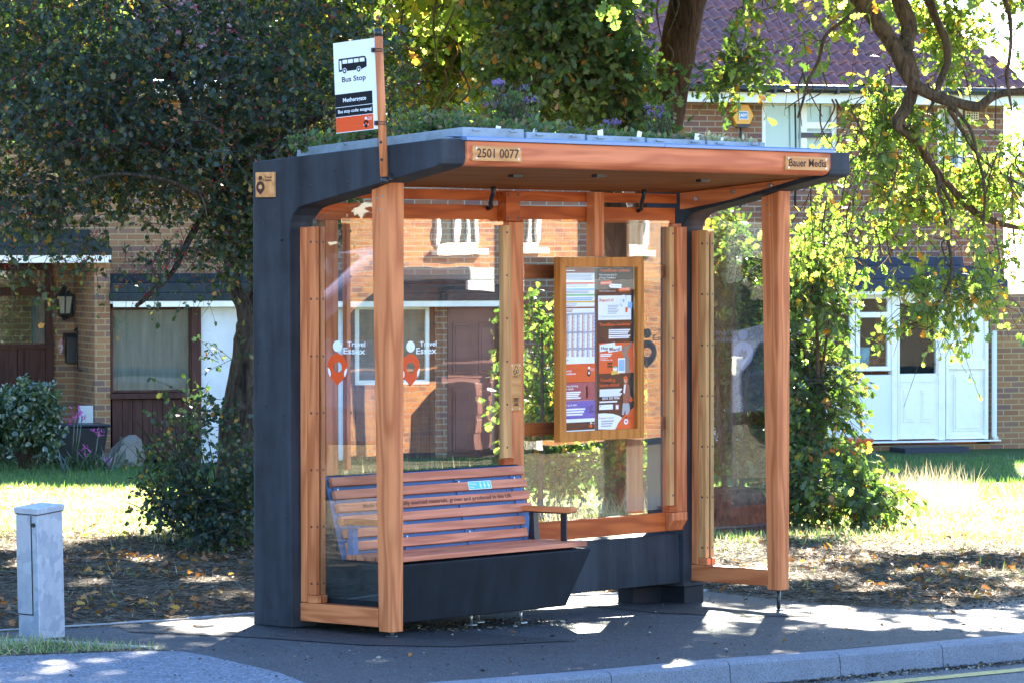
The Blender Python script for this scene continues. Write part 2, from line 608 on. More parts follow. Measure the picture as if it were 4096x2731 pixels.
def fground(b):
    co = objco(b)
    s = b.n('SeparateXYZ', i0=co)
    zd = b.math('ADD', b.math('MULTIPLY', b.math('ADD', s.outputs[0], 14.31), .753), b.math('MULTIPLY', b.math('ADD', s.outputs[1], 13.33), .658))
    n = b.noise(co, 2.5, 6, .7)
    g = b.ramp(b.math('ADD', b.math('MULTIPLY', b.math('SUBTRACT', zd, 29.5), .25), b.math('SUBTRACT', n, .5)), [(0, (0, 0, 0)), (1, (1, 1, 1))])
    soil = b.mix(b.ramp(b.noise(co, 26, 5, .75), [(.38, (0, 0, 0)), (.62, (1, 1, 1))]), (.03, .023, .016), (.18, .145, .10))
    dry = b.mix(n, (.20, .19, .07), (.40, .33, .18))  # dry straw ground, also paled to brighten the sunlit strip
    far = b.ramp(b.math('ADD', b.math('MULTIPLY', b.math('SUBTRACT', zd, 38.), .4), b.math('SUBTRACT', n, .5)), [(0, (0, 0, 0)), (1, (1, 1, 1))])  # greener, darker tint put where the houses cast shade
    grass = b.mix(far, dry, (.05, .085, .025))
    return dict(col=b.mix(g, soil, grass), normal=b.bump(b.noise(co, 40, 5, .7), .8, .03))


GROUND = principled('verge_soil', (.1, .08, .05), .95, .1, build=fground)


def leafmat(name, stops, tstops, trans=.42, gloss=.03, rough=.4):
    """each leaf has its own tint (random per island); light passes through it."""
    m, t, o = mat_new(name)
    b = NB(t)
    g = b.n('NewGeometry')
    rnd = g.outputs['Random Per Island']
    df = b.n('BsdfDiffuse', Color=b.ramp(rnd, stops))
    tl = b.n('BsdfTranslucent', Color=b.ramp(rnd, tstops))
    a = b.n('MixShader', i0=trans, i1=df.outputs[0], i2=tl.outputs[0])
    gl = b.n('BsdfGlossy', Roughness=rough, Color=(1, 1, 1))
    c = b.n('MixShader', i0=gloss, i1=a.outputs[0], i2=gl.outputs[0])
    t.links.new(c.outputs[0], o.inputs[0])
    return m


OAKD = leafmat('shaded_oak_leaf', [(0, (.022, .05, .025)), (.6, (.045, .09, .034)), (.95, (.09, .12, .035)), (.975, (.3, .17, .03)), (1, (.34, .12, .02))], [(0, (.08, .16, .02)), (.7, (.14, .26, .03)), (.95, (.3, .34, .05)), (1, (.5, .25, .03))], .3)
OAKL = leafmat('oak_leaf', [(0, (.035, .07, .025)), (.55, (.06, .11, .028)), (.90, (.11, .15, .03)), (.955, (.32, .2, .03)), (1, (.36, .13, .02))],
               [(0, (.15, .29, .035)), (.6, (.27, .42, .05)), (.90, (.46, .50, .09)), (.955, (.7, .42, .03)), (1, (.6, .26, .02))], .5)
HAWL = leafmat('hawthorn_leaf', [(0, (.009, .021, .016)), (.6, (.018, .038, .026)), (.92, (.045, .066, .022)), (.97, (.2, .15, .03)), (1, (.22, .07, .02))],
               [(0, (.05, .11, .02)), (.7, (.09, .17, .025)), (.92, (.34, .36, .05)), (1, (.6, .25, .03))], .33)
SHRUBL = leafmat('shrub_leaf', [(0, (.025, .055, .028)), (.6, (.045, .085, .038)), (1, (.11, .14, .055))], [(0, (.1, .2, .04)), (1, (.2, .3, .06))], .25, .1)
SEDUM = leafmat('roof_plant_leaf', [(0, (.035, .065, .025)), (.5, (.06, .095, .035)), (.75, (.10, .095, .04)), (.88, (.15, .065, .045)), (1, (.17, .12, .07))], [(0, (.14, .26, .04)), (.7, (.25, .36, .06)), (1, (.4, .25, .08))], .35)
PALESED = leafmat('pale_sedum', [(0, (.35, .38, .18)), (.7, (.5, .48, .3)), (1, (.5, .25, .16))], [(0, (.3, .4, .12)), (1, (.5, .4, .2))], .3)
PURPLEF = leafmat('purple_flower', [(0, (.12, .075, .17)), (.6, (.22, .14, .29)), (1, (.32, .22, .30))], [(0, (.2, .1, .4)), (1, (.4, .2, .5))], .3)
PINKF = leafmat('pink_flower', [(0, (.6, .08, .4)), (1, (.75, .18, .5))], [(0, (.6, .1, .4)), (1, (.7, .2, .5))], .3)
LUSHM = leafmat('lush_shaded_blade', [(0, (.035, .085, .03)), (.7, (.06, .13, .035)), (1, (.11, .14, .05))], [(0, (.12, .28, .04)), (1, (.25, .4, .06))], .35, .03)  # green lawn copy, darkened with the shade of the houses in its colour
GRASSM = leafmat('grass_blade', [(0, (.06, .13, .03)), (.4, (.10, .18, .04)), (.6, (.24, .23, .09)), (1, (.46, .38, .20))], [(0, (.14, .30, .04)), (.45, (.24, .40, .06)), (.6, (.45, .42, .16)), (1, (.6, .5, .26))], .4, .04)  # green to dry straw, straw tones paled for the sunlit lawn
STRAW = leafmat('dry_grass', [(0, (.30, .24, .14)), (.6, (.44, .37, .24)), (1, (.2, .2, .1))], [(0, (.42, .34, .2)), (1, (.5, .44, .28))], .3, .04)
LITTER = leafmat('fallen_leaf', [(0, (.13, .06, .03)), (.55, (.26, .12, .05)), (.8, (.42, .15, .03)), (.93, (.5, .26, .04)), (1, (.2, .22, .06))], [(0, (.2, .08, .02)), (.7, (.5, .2, .03)), (1, (.5, .35, .05))], .25)
MULCH = leafmat('dry_litter', [(0, (.022, .016, .011)), (.6, (.075, .056, .037)), (.85, (.2, .16, .11)), (1, (.5, .42, .31))], [(0, (.1, .07, .04)), (1, (.3, .2, .1))], .1, .03)


def barkf(c0, c1, sc):
    def f(b):
        co = objco(b)
        v = b.mapping(co, (sc, sc, sc * .22))
        n = b.noise(v, 1.4, 6, .7, 1.2)
        k = b.ramp(n, [(.36, (0, 0, 0)), (.62, (1, 1, 1))])
        return dict(col=b.mix(k, c0, c1), normal=b.bump(n, 1., .05))
    return f


BARK = principled('oak_bark', (.1, .07, .05), .95, .1, build=barkf((.018, .012, .009), (.085, .05, .035), 9))
HBARK = principled('hawthorn_bark', (.1, .08, .06), .95, .1, build=barkf((.018, .014, .011), (.10, .072, .048), 11))
LIMB = principled('oak_limb_bark', (.1, .075, .055), .95, .1, build=barkf((.05, .036, .026), (.17, .11, .075), 16))
TWIG = principled('twig_bark', (.07, .052, .042), .95, .1)
HTWIG = principled('hawthorn_twig_bark', (.06, .055, .055), .95, .1)
BERRY = principled('red_berry', (.28, .012, .02), .3, .5)
GALV = principled('galvanised_steel', (.42, .46, .5), .45, .5, .45, build=lambda b: dict(col=b.mix(b.ramp(b.n('SeparateColor', i0=b.n('TexVoronoi', Vector=b.n('VectorMath', _operation='ADD', i0=b.mapping(objco(b), (1, 1, .7)), i1=b.mapping(b.n('TexNoise', Vector=objco(b), Scale=24., Detail=4.).outputs['Color'], (.05, .05, .05)))  .outputs[0], Scale=30.).outputs['Color']).outputs[0], [(0, (0, 0, 0)), (1, (1, 1, 1))]), b.mix(b.noise(objco(b), 3, 4), (.28, .32, .40), (.34, .39, .47)), (.45, .49, .55)), rough=.48))

STONE = principled('weathered_stone', (.2, .18, .15), .95, .1, build=lambda b: dict(col=b.mix(b.noise(objco(b), 9, 6, .7), (.1, .09, .08), (.3, .27, .22))))
STUMP = principled('stump_wood', (.12, .05, .035), .95, .1, build=barkf((.045, .022, .018), (.16, .07, .05), 10))
LANTG = principled('lantern_glass', (.35, .33, .28), .2, .5)
# ------------------------------------------------------------------ bus shelter
L = 3.289
SH = thing('bus_shelter', (1.65, .4, float(G(1.65, .4))), 'timber and charcoal concrete bus shelter with planted roof beside the kerb', 'bus shelter')
XA, XB = -.061, 3.2


def side_frame(x0, x1):
    poly = [(.935, -.012), (.654, -.012), (.668, 2.04), (.662, 2.105), (.645, 2.14), (.60, 2.178), (.55, 2.192), (-.29, 2.361), (-.375, 2.378), (-.398, 2.393), (-.402, 2.42), (-.40, 2.518), (.935, 2.424)]
    MB().prism(poly, 'x', x0, x1).build('side_frame', CONC, SH, bevel=.006)


side_frame(XA, .126)
side_frame(3.225, 3.425)
for a_, b_ in [((980 + .3061 * px_) / DSC, (560 + .3061 * py_) / DSC) for px_, py_ in ((860, 592), (1340, 540), (240, 1100), (485, 1318))] + [(.5808 * px_ / DSC, (910 + .5808 * py_) / DSC) for px_, py_ in ((1942, 90), (1950, 726), (1960, 1354))] + [(.5808 * px_ / DSC, (1820 + .5808 * py_) / DSC) for px_, py_ in ((1970, 418), (1858, 790), (1860, 915), (1860, 1042))]:
    P_ = unp(a_, b_, 'x', XA)
    FHo = ((XA, P_[1], P_[2]), (0, -1, 0), (0, 0, 1), (-1, 0, 0))
    m = MB().oval(FHo, 0, 0, .0085, .0085, .0002, .0006, 1, 12)
    m.oval(FHo, .0015, .001, .0055, .006, .0009, .0004, 0, 12)
    m.build('bolt_hole', [BLACKM, PATCH], SH)
# roof: fascia, soffit, upper deck, flashing
FB = [(-.412, 2.51), (-.372, 2.51), (-.34, 2.384), (-.362, 2.3825), (-.384, 2.390), (-.400, 2.404), (-.410, 2.421), (-.412, 2.432)]
MB().prism(FB, 'x', .128, 3.223).build('fascia', WFASC, SH, bevel=.004)
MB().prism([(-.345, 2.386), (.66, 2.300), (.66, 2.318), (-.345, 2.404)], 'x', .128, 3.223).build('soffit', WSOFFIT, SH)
MB().prism([(-.36, 2.505), (.93, 2.412), (.93, 2.43), (-.36, 2.523)], 'x', .128, 3.223).build('roof_deck', FELT, SH)
fl = MB()
fl.box(.105, 1.70, -.432, -.33, 2.512, 2.53)
fl.box(1.702, 3.235, -.434, -.33, 2.511, 2.529)
fl.box(.05, 3.30, -.40, -.33, 2.531, 2.535)
fl.build('flashing', ALU, SH, bevel=.003)
# rafters beside the concrete beams
for x0 in (.130, 3.18):
    MB().prism([(-.2, 2.371), (.65, 2.298), (.65, 2.20), (.3, 2.255)], 'x', x0, x0 + .04).build('rafter', WY, SH, bevel=.003)
bolts = MB()
for y, z in ((-.02, 2.335), (.25, 2.30), (.52, 2.262)):
    bolts.tube([(3.178, y, z), (3.165, y, z)], .012, 8)
bolts.build_each('bolt', STEEL, SH)
# posts, tapered towards the ground
for dx in (0., L):
    p = MB()
    zt, zb = 2.305, 0.
    c = .014
    def ring(z, w, d):
        return [(dx + c, 0, z), (dx + w - c * .5, 0, z), (dx + w, c * .5, z), (dx + w, d, z), (dx, d, z), (dx, c, z)]
    a, bq = ring(zb, .094, .088), ring(zt - .0, .107, .134)
    n = 6
    bq = [(x, y, z - (.038 * max(0, y) / .134)) for x, y, z in bq]
    p.add(a + bq, [tuple(range(n))[::-1], tuple(range(n, 2 * n))] + [(i, (i + 1) % n, n + (i + 1) % n, n + i) for i in range(n)])
    post = p.build('post', WZ, SH, bevel=.002, seg=1)
    s = MB()
    for y, z in ((.095, 2.225), (.055, 2.235), (.07, 2.165)):
        s.tube([(dx + .002, y, z), (dx - .0015, y, z)], .006, 8)
    s.build_each('screw', STEEL, post)
    zg = float(G(dx + .05, .045))
    r = MB().tube([(dx + .05, .045, .01), (dx + .05, .045, zg - .01)], .011, 8)
    r.tube([(dx + .05, .045, zg + .012), (dx + .05, .045, zg - .005)], .03, 10)
    r.build('foot_rod', BLACKM, post)
    MB().prism([(.02, 2.313), (.155, 2.285), (.155, 2.272), (.02, 2.300)], 'x', dx - .045, dx + .004).build('bracket', BLACKM, post, bevel=.002)
    MB().prism([(.005, 2.302), (.10, 2.283), (.10, 2.32), (.005, 2.345)], 'x', dx + .012, dx + .10).build('packer', WZ, post)
    # side rail, battens and glass
    MB().box(dx, dx + .075, .093, .652, .0215, .117).build('bottom_rail', WY, SH, bevel=.003)
    MB().box(dx + .001, dx + .032, .604, .652, .119, 2.08).build('glazing_post', WZ, SH, bevel=.006)
    for xa, xb in ((dx + .004, dx + .036), (dx + .052, dx + .082)):
        bt = MB().box(xa, xb, .545, .6025, .16, 2.082).build('glazing_batten', WZ if dx == 0 else WPALE, SH, bevel=.003)
        sc = MB()
        for k in range(7):
            z = .22 + k * .297
            sc.tube([(xa + (0.001 if xa < dx + .03 else .0), .572, z), (xa - .0012, .572, z)], .0065, 8)
            sc.tube([((xa + xb) / 2, .546, z), ((xa + xb) / 2, .5438, z)], .006, 8)
        sc.build_each('screw', BLACKM, bt)
        MB().box(xa, xb + .002, .535, .6015, .119, .1585).build('batten_block', WY, SH, bevel=.002)
    if dx:
        MB().box(dx + .083, dx + .12, .604, .652, .119, 2.08).build('glazing_post', WZ, SH, bevel=.006)
    g = MB()
    gp = [(.11, .15), (.598, .15), (.598, 2.09), (.590, 2.12), (.57, 2.136), (.53, 2.147), (.11, 2.224)]
    pane = g.prism(gp, 'x', dx + .040, dx + .048).build('glass_pane', GLASS, SH)
    pane['label'] = 'end pane with orange map-pin emblem' if dx == 0 else 'end pane with emblem seen from behind'
    if dx == 0:
        PANE_L = pane
    else:
        PANE_R = pane
# dwarf wall and plinths at the back
MB().prism([(.68, .012), (.92, .012), (.92, .300), (.69, .306)], 'x', .127, 3.222).build('dwarf_wall', CONC, SH, bevel=.005)
MB().box(2.93, 3.2, .80, .92, -.16, -.005).build('plinth', BLACKC, SH, bevel=.01)
MB().box(3.235, 3.42, .66, .92, -.16, -.013).build('plinth', BLACKC, SH, bevel=.006)
MB().box(-.05, .5, .68, .92, -.16, -.013).build('plinth', BLACKC, SH, bevel=.006)
# timber back
MB().box(.127, 3.222, .655, .70, .326, .434).build('sill_rail', WX, SH, bevel=.003)
MB().box(.127, 3.16, .668, .71, 2.12, 2.21).build('top_rail', WX, SH, bevel=.003)
MB().box(.13, 3.175, .668, .71, 2.236, 2.292).build('ceiling_rail', WX, SH, bevel=.003)
MB().box(1.80, 3.09, .69, .73, 1.803, 1.88).build('middle_rail', WX, SH, bevel=.003)
MB().box(1.80, 3.09, .69, .73, .922, .995).build('middle_rail', WX, SH, bevel=.003)
MB().box(1.664, 1.79, .652, .72, .434, 2.119).build('stud', WZ, SH, bevel=.003)
MB().box(3.106, 3.20, .652, .72, .41, 2.119).build('stud', WZ, SH, bevel=.003)
MB().box(.23, .325, .682, .75, .31, 2.119).build('stud', WZ, SH, bevel=.003)
MB().box(2.87, 2.945, .735, .80, .435, 2.119).build('stud', WZ, SH, bevel=.003)
for xa, xb, z0 in ((1.592, 1.662, .81), (3.062, 3.105, .475), (.335, .365, .80)):
    bt = MB().box(xa, xb, .630, .662, z0, 2.10).build('glazing_batten', WPALE if xa > .5 else WZ, SH, bevel=.003)
    sc = MB()
    for k in range(6):
        z = z0 + .06 + k * (2.0 - z0) / 5
        sc.tube([(xa + .03, .631, z), (xa + .03, .6285, z)], .0065, 8)
    sc.build_each('screw', BLACKM, bt)
MB().box(1.585, 1.668, .618, .664, .768, .808).build('batten_block', WX, SH, bevel=.002)
MB().box(3.045, 3.112, .618, .664, .438, .473).build('batten_block', WX, SH, bevel=.002)
MB().prism([(.60, .436), (.654, .436), (.654, .33), (.64, .33), (.60, .39)], 'x', 3.05, 3.19).build('stud_foot', WZ, SH, bevel=.002)
MB().box(3.113, 3.205, .615, .651, .437, 2.10).build('stud', WZ, SH, bevel=.003)
blk = MB().box(1.582, 1.70, .60, .667, 2.123, 2.284).build('head_block', WX, SH, bevel=.003)
sc = MB()
for x in (1.60, 1.683):
    for z in (2.14, 2.268):
        sc.tube([(x, .601, z), (x, .598, z)], .0075, 8)
sc.build_each('screw', BLACKM, blk)
MB().box(2.345, 2.43, .60, .664, 1.925, 2.293).build('hanger', WZ, SH, bevel=.003)
PANE_B = MB().box(.33, 1.63, .664, .6675, .781, 2.13).build('glass_pane', GLASS, SH)
PANE_B['label'] = 'back pane above the bench with orange map-pin emblem'
MB().box(1.80, 3.10, .664, .6675, .457, 2.135).build('glass_pane', GLASS, SH)
# lamps and cables under the soffit
for x, y in ((.95, -.02), (1.52, -.12), (2.55, -.02)):
    z = 2.386 - .0856 * (y + .345)
    MB().box(x - .04, x + .04, y - .02, y + .02, z - .016, z + .004).build('downlight', BLACKM, SH, bevel=.003)
for x in (1.47, 2.78):
    MB().tube([(x - .05, .55, 2.312), (x - .045, .56, 2.27), (x - .02, .60, 2.225), (x + .03, .64, 2.20), (x + .03, .665, 2.19)], .013, 8).build('cable', DARKP, SH)


# lettered plates
def plate(name, F, wd, ht, mat, label, screws=True):
    p = MB().rect(F, 0, wd, -ht, 0, 0, .014).build(name, mat, SH, bevel=.002)
    p['label'] = label
    if screws:
        s = MB()
        for a in (.025, wd - .025):
            for bb in (-.013, -ht + .013):
                s.oval(F, a, bb, .007, .007, .014, .001)
        s.build_each('screw', STEEL, p)
    return p


FF = ((.157, -.413, 2.487), (1, 0, 0), (0, 0, 1), (0, -1, 0))
pl = plate('number_plate', FF, .375, .077, WPLATE, 'wooden plate burnt with 2501 0077')
MB().text('2501 0077', FF, .028, -.059, .325, .045, 0, .012, d=.0145).build('lettering', BURN, pl)
FF = ((2.785, -.413, 2.486), (1, 0, 0), (0, 0, 1), (0, -1, 0))
pl = plate('name_plate', FF, .40, .077, WPLATE, 'wooden plate burnt with Bauer Media')
MB().text('Bauer Media', FF, .026, -.056, .35, .042, 0, .02, d=.0145).build('lettering', BURN, pl)


def logo(mb, F, s, mo, mw, mk, d=0., hole=True, tx=1.0):
    """round head over a map pin with two pale hands; text stands right of the head. s = pin width."""
    mb.oval(F, 0, 0, .225 * s, .20 * s, d, .0006, mw)
    n = 36
    outer, inner = [], []
    cy = -.755 * s
    for i in range(n):
        q = PI / 2 + 2 * PI * i / n
        ca, sa = math.cos(q), math.sin(q)
        ang = abs(math.atan2(ca, -sa))
        r = .5 / math.cos(max(0., .692 - ang))
        outer.append((r * s * ca, cy + r * s * sa))
        inner.append((.22 * s * ca, cy + .01 * s + .19 * s * sa))
    O, X, Y, N = (np.array(q, float) for q in F)
    P = [O + N * (d + .0006) + X * a + Y * b for a, b in outer + inner]
    mb.add(P, [(i, (i + 1) % n, n + (i + 1) % n, n + i) for i in range(n)], mo)
    if not hole:
        mb.oval(F, 0, cy, .22 * s, .19 * s, d, .0005, mk)
    for sg in (-1, 1):
        mb.frame(O + N * (d + .0009), X, Y, N, [(sg * .490 * s, cy - .02 * s), (sg * .42 * s, cy - .03 * s), (sg * .34 * s, cy - .14 * s), (sg * .33 * s, cy - .26 * s), (sg * .37 * s, cy - .345 * s), (sg * .44 * s, cy - .22 * s)][::sg], .0003, mw)
    mb.text('Travel', F, .485 * s, .0 * s, .885 * s * tx, .18 * s, mw, .012, d=d)
    mb.text('Essex', F, .295 * s, -.265 * s, 1.075 * s * tx, .22 * s, mw, .012, d=d)


FL = ((XA - .0005, .90, 2.368), (0, -1, 0), (0, 0, 1), (-1, 0, 0))
pl = plate('emblem_plate', FL, .137, .131, WPLATE, 'wooden plate burnt with round-headed map-pin emblem', False)
m = MB()
FLo = ((XA - .0015, .862, 2.337), (0, -1, 0), (0, 0, 1), (-1, 0, 0))
logo(m, FLo, .062, 0, 0, 1, .0145, False)
m.build('lettering', [BURN, WPLATE], pl)
m = MB()
logo(m, ((.0385, .415, 1.461), (0, -1, 0), (0, 0, 1), (-1, 0, 0)), .145, 1, 0, 0, 0)
m.build('decal', [WHITE, ORANGE], PANE_L)
m = MB()
logo(m, ((.867, .6625, 1.441), (1, 0, 0), (0, 0, 1), (0, -1, 0)), .152, 1, 0, 0, 0)
m.build('decal', [WHITE, ORANGE], PANE_B)
m = MB()
FR = ((L + .0495, .305, 1.470), (0, 1, 0), (0, 0, 1), (1, 0, 0))
logo(m, FR, .147, 1, 0, 0, 0)
m.build('decal', [LILAC, LILAC], PANE_R)
# certification plate on the middle stud
FC = ((1.662, .6515, 1.333), (1, 0, 0), (0, 0, 1), (0, -1, 0))
pl = plate('certification_plate', FC, .085, .262, WPLATE, 'narrow wooden plate burnt with tree mark, FSC and flag', False)
m = MB()
tree = [(.030, -.050), (.038, -.058), (.030, -.060), (.018, -.045), (.022, -.038), (.032, -.044), (.033, -.028), (.043, -.012), (.056, -.022), (.063, -.040), (.058, -.052), (.048, -.054), (.049, -.036), (.046, -.036), (.044, -.054)]
OC = np.array(FC[0]) + np.array(FC[3]) * .0145
for a, b in zip(tree, tree[1:]):
    dx_, dy_ = b[0] - a[0], b[1] - a[1]
    ln = math.hypot(dx_, dy_) + 1e-6
    nx, ny = -dy_ / ln * .0016, dx_ / ln * .0016
    m.frame(OC, FC[1], FC[2], FC[3], [(a[0] + nx, a[1] + ny), (a[0] - nx, a[1] - ny), (b[0] - nx, b[1] - ny), (b[0] + nx, b[1] + ny)], .0005)
m.text('FSC', FC, .0425, -.078, .034, .013, 0, .0, d=.0145, align='c')
fx, fy, fwid, fh = .020, -.236, .048, .046
for q in ([(0, .1), (0, .0), (.36, .32), (.36, .40), (.30, .40)], [(1, .1), (1, 0), (.64, .32), (.64, .40), (.70, .40)], [(0, .9), (0, 1), (.36, .68), (.36, .60), (.30, .60)], [(1, .9), (1, 1), (.64, .68), (.64, .60), (.70, .60)],
          [(.42, 0), (.47, 0), (.47, .44), (0, .44), (0, .40), (.42, .36)], [(.58, 0), (.53, 0), (.53, .44), (1, .44), (1, .40), (.58, .36)], [(.42, 1), (.47, 1), (.47, .56), (0, .56), (0, .60), (.42, .64)], [(.58, 1), (.53, 1), (.53, .56), (1, .56), (1, .60), (.58, .64)],
          [(.12, 0), (.38, 0), (.38, .25)], [(.88, 0), (.62, 0), (.62, .25)], [(.12, 1), (.38, 1), (.38, .75)], [(.88, 1), (.62, 1), (.62, .75)]):
    m.frame(OC, FC[1], FC[2], FC[3], [(fx + a * fwid, fy + b * fh) for a, b in q], .0005)
m.build('lettering', BURN, pl)
s = MB()
for a in (.01, .075):
    for bb in (-.01, -.252):
        s.oval(FC, a, bb, .005, .005, .014, .001)
s.build_each('screw', STEEL, pl)

# ------------------------------------------------------------------ bench
BE = thing('bench', (.85, .3, float(G(.85, .3))), 'slatted timber bench on a charcoal concrete block inside the bus shelter', 'bench')
b = MB()
back = [(.650, .775), (.585, .775), (.455, .338), (.06, .333), (.12, .025), (.650, .025)]
xl = .095
xr = [1.668, 1.668, 1.68, 1.672, 1.525, 1.525]
n = len(back)
vs = [(xl, y, z) for y, z in back] + [(x, y, z) for x, (y, z) in zip(xr, back)]
b.add(vs, [tuple(range(n))[::-1], tuple(range(n, 2 * n))] + [(i, (i + 1) % n, n + (i + 1) % n, n + i) for i in range(n)])
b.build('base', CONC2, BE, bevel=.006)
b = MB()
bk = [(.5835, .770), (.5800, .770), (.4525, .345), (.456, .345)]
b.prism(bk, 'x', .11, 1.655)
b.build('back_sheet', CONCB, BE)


def on_back(z):
    return .4525 + (z - .345) * (.58 - .4525) / (.425)


ang = math.atan2(.58 - .4525, .425)
for k in range(6):
    z1 = .762 - k * .0668
    yb = on_back(z1 - .025)
    ca, sa = math.cos(ang), math.sin(ang)
    q = [(-.012, -.024), (-.04, -.024), (-.04, .024), (-.012, .024)]
    pr = [(yb + a * ca + bb * sa, z1 - .025 - a * sa * 1 + bb * ca) for a, bb in q]
    sl_ = MB().prism(pr, 'x', .118 + .004 * k, 1.652 - .014 * (k > 3) * 6).build('back_slat', WSLAT, BE, bevel=.004)
    Y0 = np.array((0, yb - .0402 * ca, z1 - .025 + .0402 * sa))
    FS = (Y0, (1, 0, 0), (0, sa, ca), (0, -ca, sa))
    if k == 2:
        MB().text('Made from sustainably sourced materials, grown and produced in the UK', FS, .31, -.010, 1.19, .021, 0, .012, d=.0003).build('lettering', BURN, sl_)
        sl_['label'] = 'slat burnt with a line of lettering'
    if k == 1:
        st = MB().rect(FS, 1.165, 1.352, -.023, .023, .0003, .001, 0)
        st.rect(FS, 1.169, 1.348, -.020, .020, .0013, .0005, 1)
        st.text('Priority', FS, 1.177, .003, .055, .011, 0, .01, d=.002)
        st.text('Seat', FS, 1.177, -.014, .032, .011, 0, .01, d=.002)
        for j in range(3):
            xx = 1.262 + j * .032
            st.oval(FS, xx, .011, .0045, .0045, .002, .0005, 0, 10)
            st.frame(np.array(FS[0]) + np.array(FS[3]) * .002, FS[1], FS[2], FS[3], [(xx - .006, .005), (xx + .005, .005), (xx + .006 + .003 * j, -.004), (xx + .004, -.016), (xx - .001, -.016), (xx - .001, -.006), (xx - .006, -.006)], .0005, 0)
        st.build('priority_sticker', [WHITE, CYAN], sl_)
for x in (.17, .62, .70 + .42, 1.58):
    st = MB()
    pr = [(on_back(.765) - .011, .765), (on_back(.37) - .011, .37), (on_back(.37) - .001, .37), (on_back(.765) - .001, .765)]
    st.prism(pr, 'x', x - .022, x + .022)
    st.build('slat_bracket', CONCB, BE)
st = MB()
for x in (.17, .62, 1.12, 1.58):
    for z in (.7035, .436):
        y = on_back(z) - .012
        st.tube([(x, y, z), (x, y - .008, z + .002)], .006, 8)
st.build_each('bolt', STEEL, BE)
for k in range(5):
    y0 = .085 + k * .071
    MB().box(.112, 1.663, y0, y0 + .058, .346, .372).build('seat_slat', WSLAT, BE, bevel=.003)
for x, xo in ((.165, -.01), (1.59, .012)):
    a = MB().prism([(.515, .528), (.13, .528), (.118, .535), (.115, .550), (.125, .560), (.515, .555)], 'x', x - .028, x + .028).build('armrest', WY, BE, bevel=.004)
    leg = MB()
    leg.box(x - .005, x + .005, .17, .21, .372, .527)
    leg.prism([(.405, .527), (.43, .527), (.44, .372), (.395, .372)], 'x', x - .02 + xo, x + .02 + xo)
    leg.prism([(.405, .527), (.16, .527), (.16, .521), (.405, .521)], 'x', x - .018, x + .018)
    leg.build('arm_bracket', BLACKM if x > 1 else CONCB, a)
for x, y in ((1.30, .25), (1.12, .40), (.95, .30)):
    f = MB()
    zg = float(G(x, y))
    f.tube([(x, y, .03), (x, y, zg)], .008, 8)
    f.tube([(x, y, zg + .012), (x, y, zg)], .035, 12)
    f.build('adjustable_foot', STEEL, BE)

# ------------------------------------------------------------------ notice board
MB_HOOKS = MB().box(2.2, 2.23, .575, .70, 1.60, 1.66).box(2.5, 2.53, .575, .70, 1.60, 1.66).box(2.2, 2.23, .575, .70, 1.05, 1.11).box(2.5, 2.53, .575, .70, 1.05, 1.11)
x0, x1, z0, z1, yf = 1.958, 2.703, .888, 1.923, .53
NBD = thing('notice_board', (2.33, .56, .888), 'wooden framed glazed notice board of timetables hung on the back of the bus shelter', 'notice board')
fr = MB()
wf = .056
fr.add([], [])
for pts in ([(x0, z0), (x1, z0), (x1 - wf, z0 + wf), (x0 + wf, z0 + wf)], [(x0, z1), (x0, z0), (x0 + wf, z0 + wf), (x0 + wf, z1 - wf)],
            [(x0 + wf, z1 - wf), (x1 - wf, z1 - wf), (x1, z1), (x0, z1)], [(x1 - wf, z0 + wf), (x1, z0), (x1, z1), (x1 - wf, z1 - wf)]):
    fr.prism(pts, 'y', yf, yf + .046)
fr.build('frame', WOAK, NBD, bevel=.003)
MB_HOOKS.build_each('bracket', BLACKM, NBD)
MB().box(x0 + .04, x1 - .04, yf + .033, yf + .052, z0 + .04, z1 - .04).build('backing_board', DARKP, NBD)
IX0, IX1, IZ0, IZ1 = x0 + wf, x1 - wf, z0 + wf, z1 - wf
PW, PH = IX1 - IX0, IZ1 - IZ0


def PC(x, y):
    """photo-crop pixel (844 x 1568 enlargement of the board) to board coordinates."""
    for_v = (y - 118) / 1350
    lft, rgt = 135 + 17 * for_v, 684 + 14 * for_v
    uu = (x - lft) / (rgt - lft)
    vv = (y - (120 - 3 * uu)) / (1360 - 32 * uu)
    return uu * PW, -vv * PH


FP = ((IX0, yf + .032, IZ1), (1, 0, 0), (0, 0, 1), (0, -1, 0))
mats = [WHITE, BLACKP, ORANGE, MAROON, BLUEP, GREYP, SKYP, GREENP, YELLOWP, BRICKP, PURPLE, TAN, SKIN, WPALE]
W_, K_, O_, M_, B_, GY, SB, GN, YL, BR, PU, TN, SK, WP = range(14)


class Poster:
    def __init__(s):
        s.m = MB()
        s.d = 0.

    def rect(s, xa, ya, xb, yb, c, d=.0012):
        a0, b0 = PC(xa, ya)
        a1, b1 = PC(xb, yb)
        s.m.rect(FP, min(a0, a1), max(a0, a1), min(b0, b1), max(b0, b1), d, .0004, c)

    def poly(s, pts, c, d=.0020):
        q = [PC(*p) for p in pts]
        s.m.frame(np.array(FP[0]) + np.array(FP[3]) * d, FP[1], FP[2], FP[3], q, .0004, c)

    def oval(s, x, y, rx, ry, c, d=.0024):
        a, bb = PC(x, y)
        s.m.oval(FP, a, bb, rx * PW / 555, ry * PH / 1350, d, .0004, c, 16)

    def text(s, t, xa, y, xb, h, c, bold=0., d=.0028):
        a, bb = PC(xa, y)
        a2, _ = PC(xb, y)
        s.m.text(t, FP, a, bb, a2 - a, h * PH / 1350, c, bold, .0003, d)

    def lines(s, xa, xb, y0, n, dy, c, h=5):
        for k in range(n):
            s.rect(xa, y0 + k * dy, xb - (k % 3) * 9, y0 + k * dy + h, c, .0022)


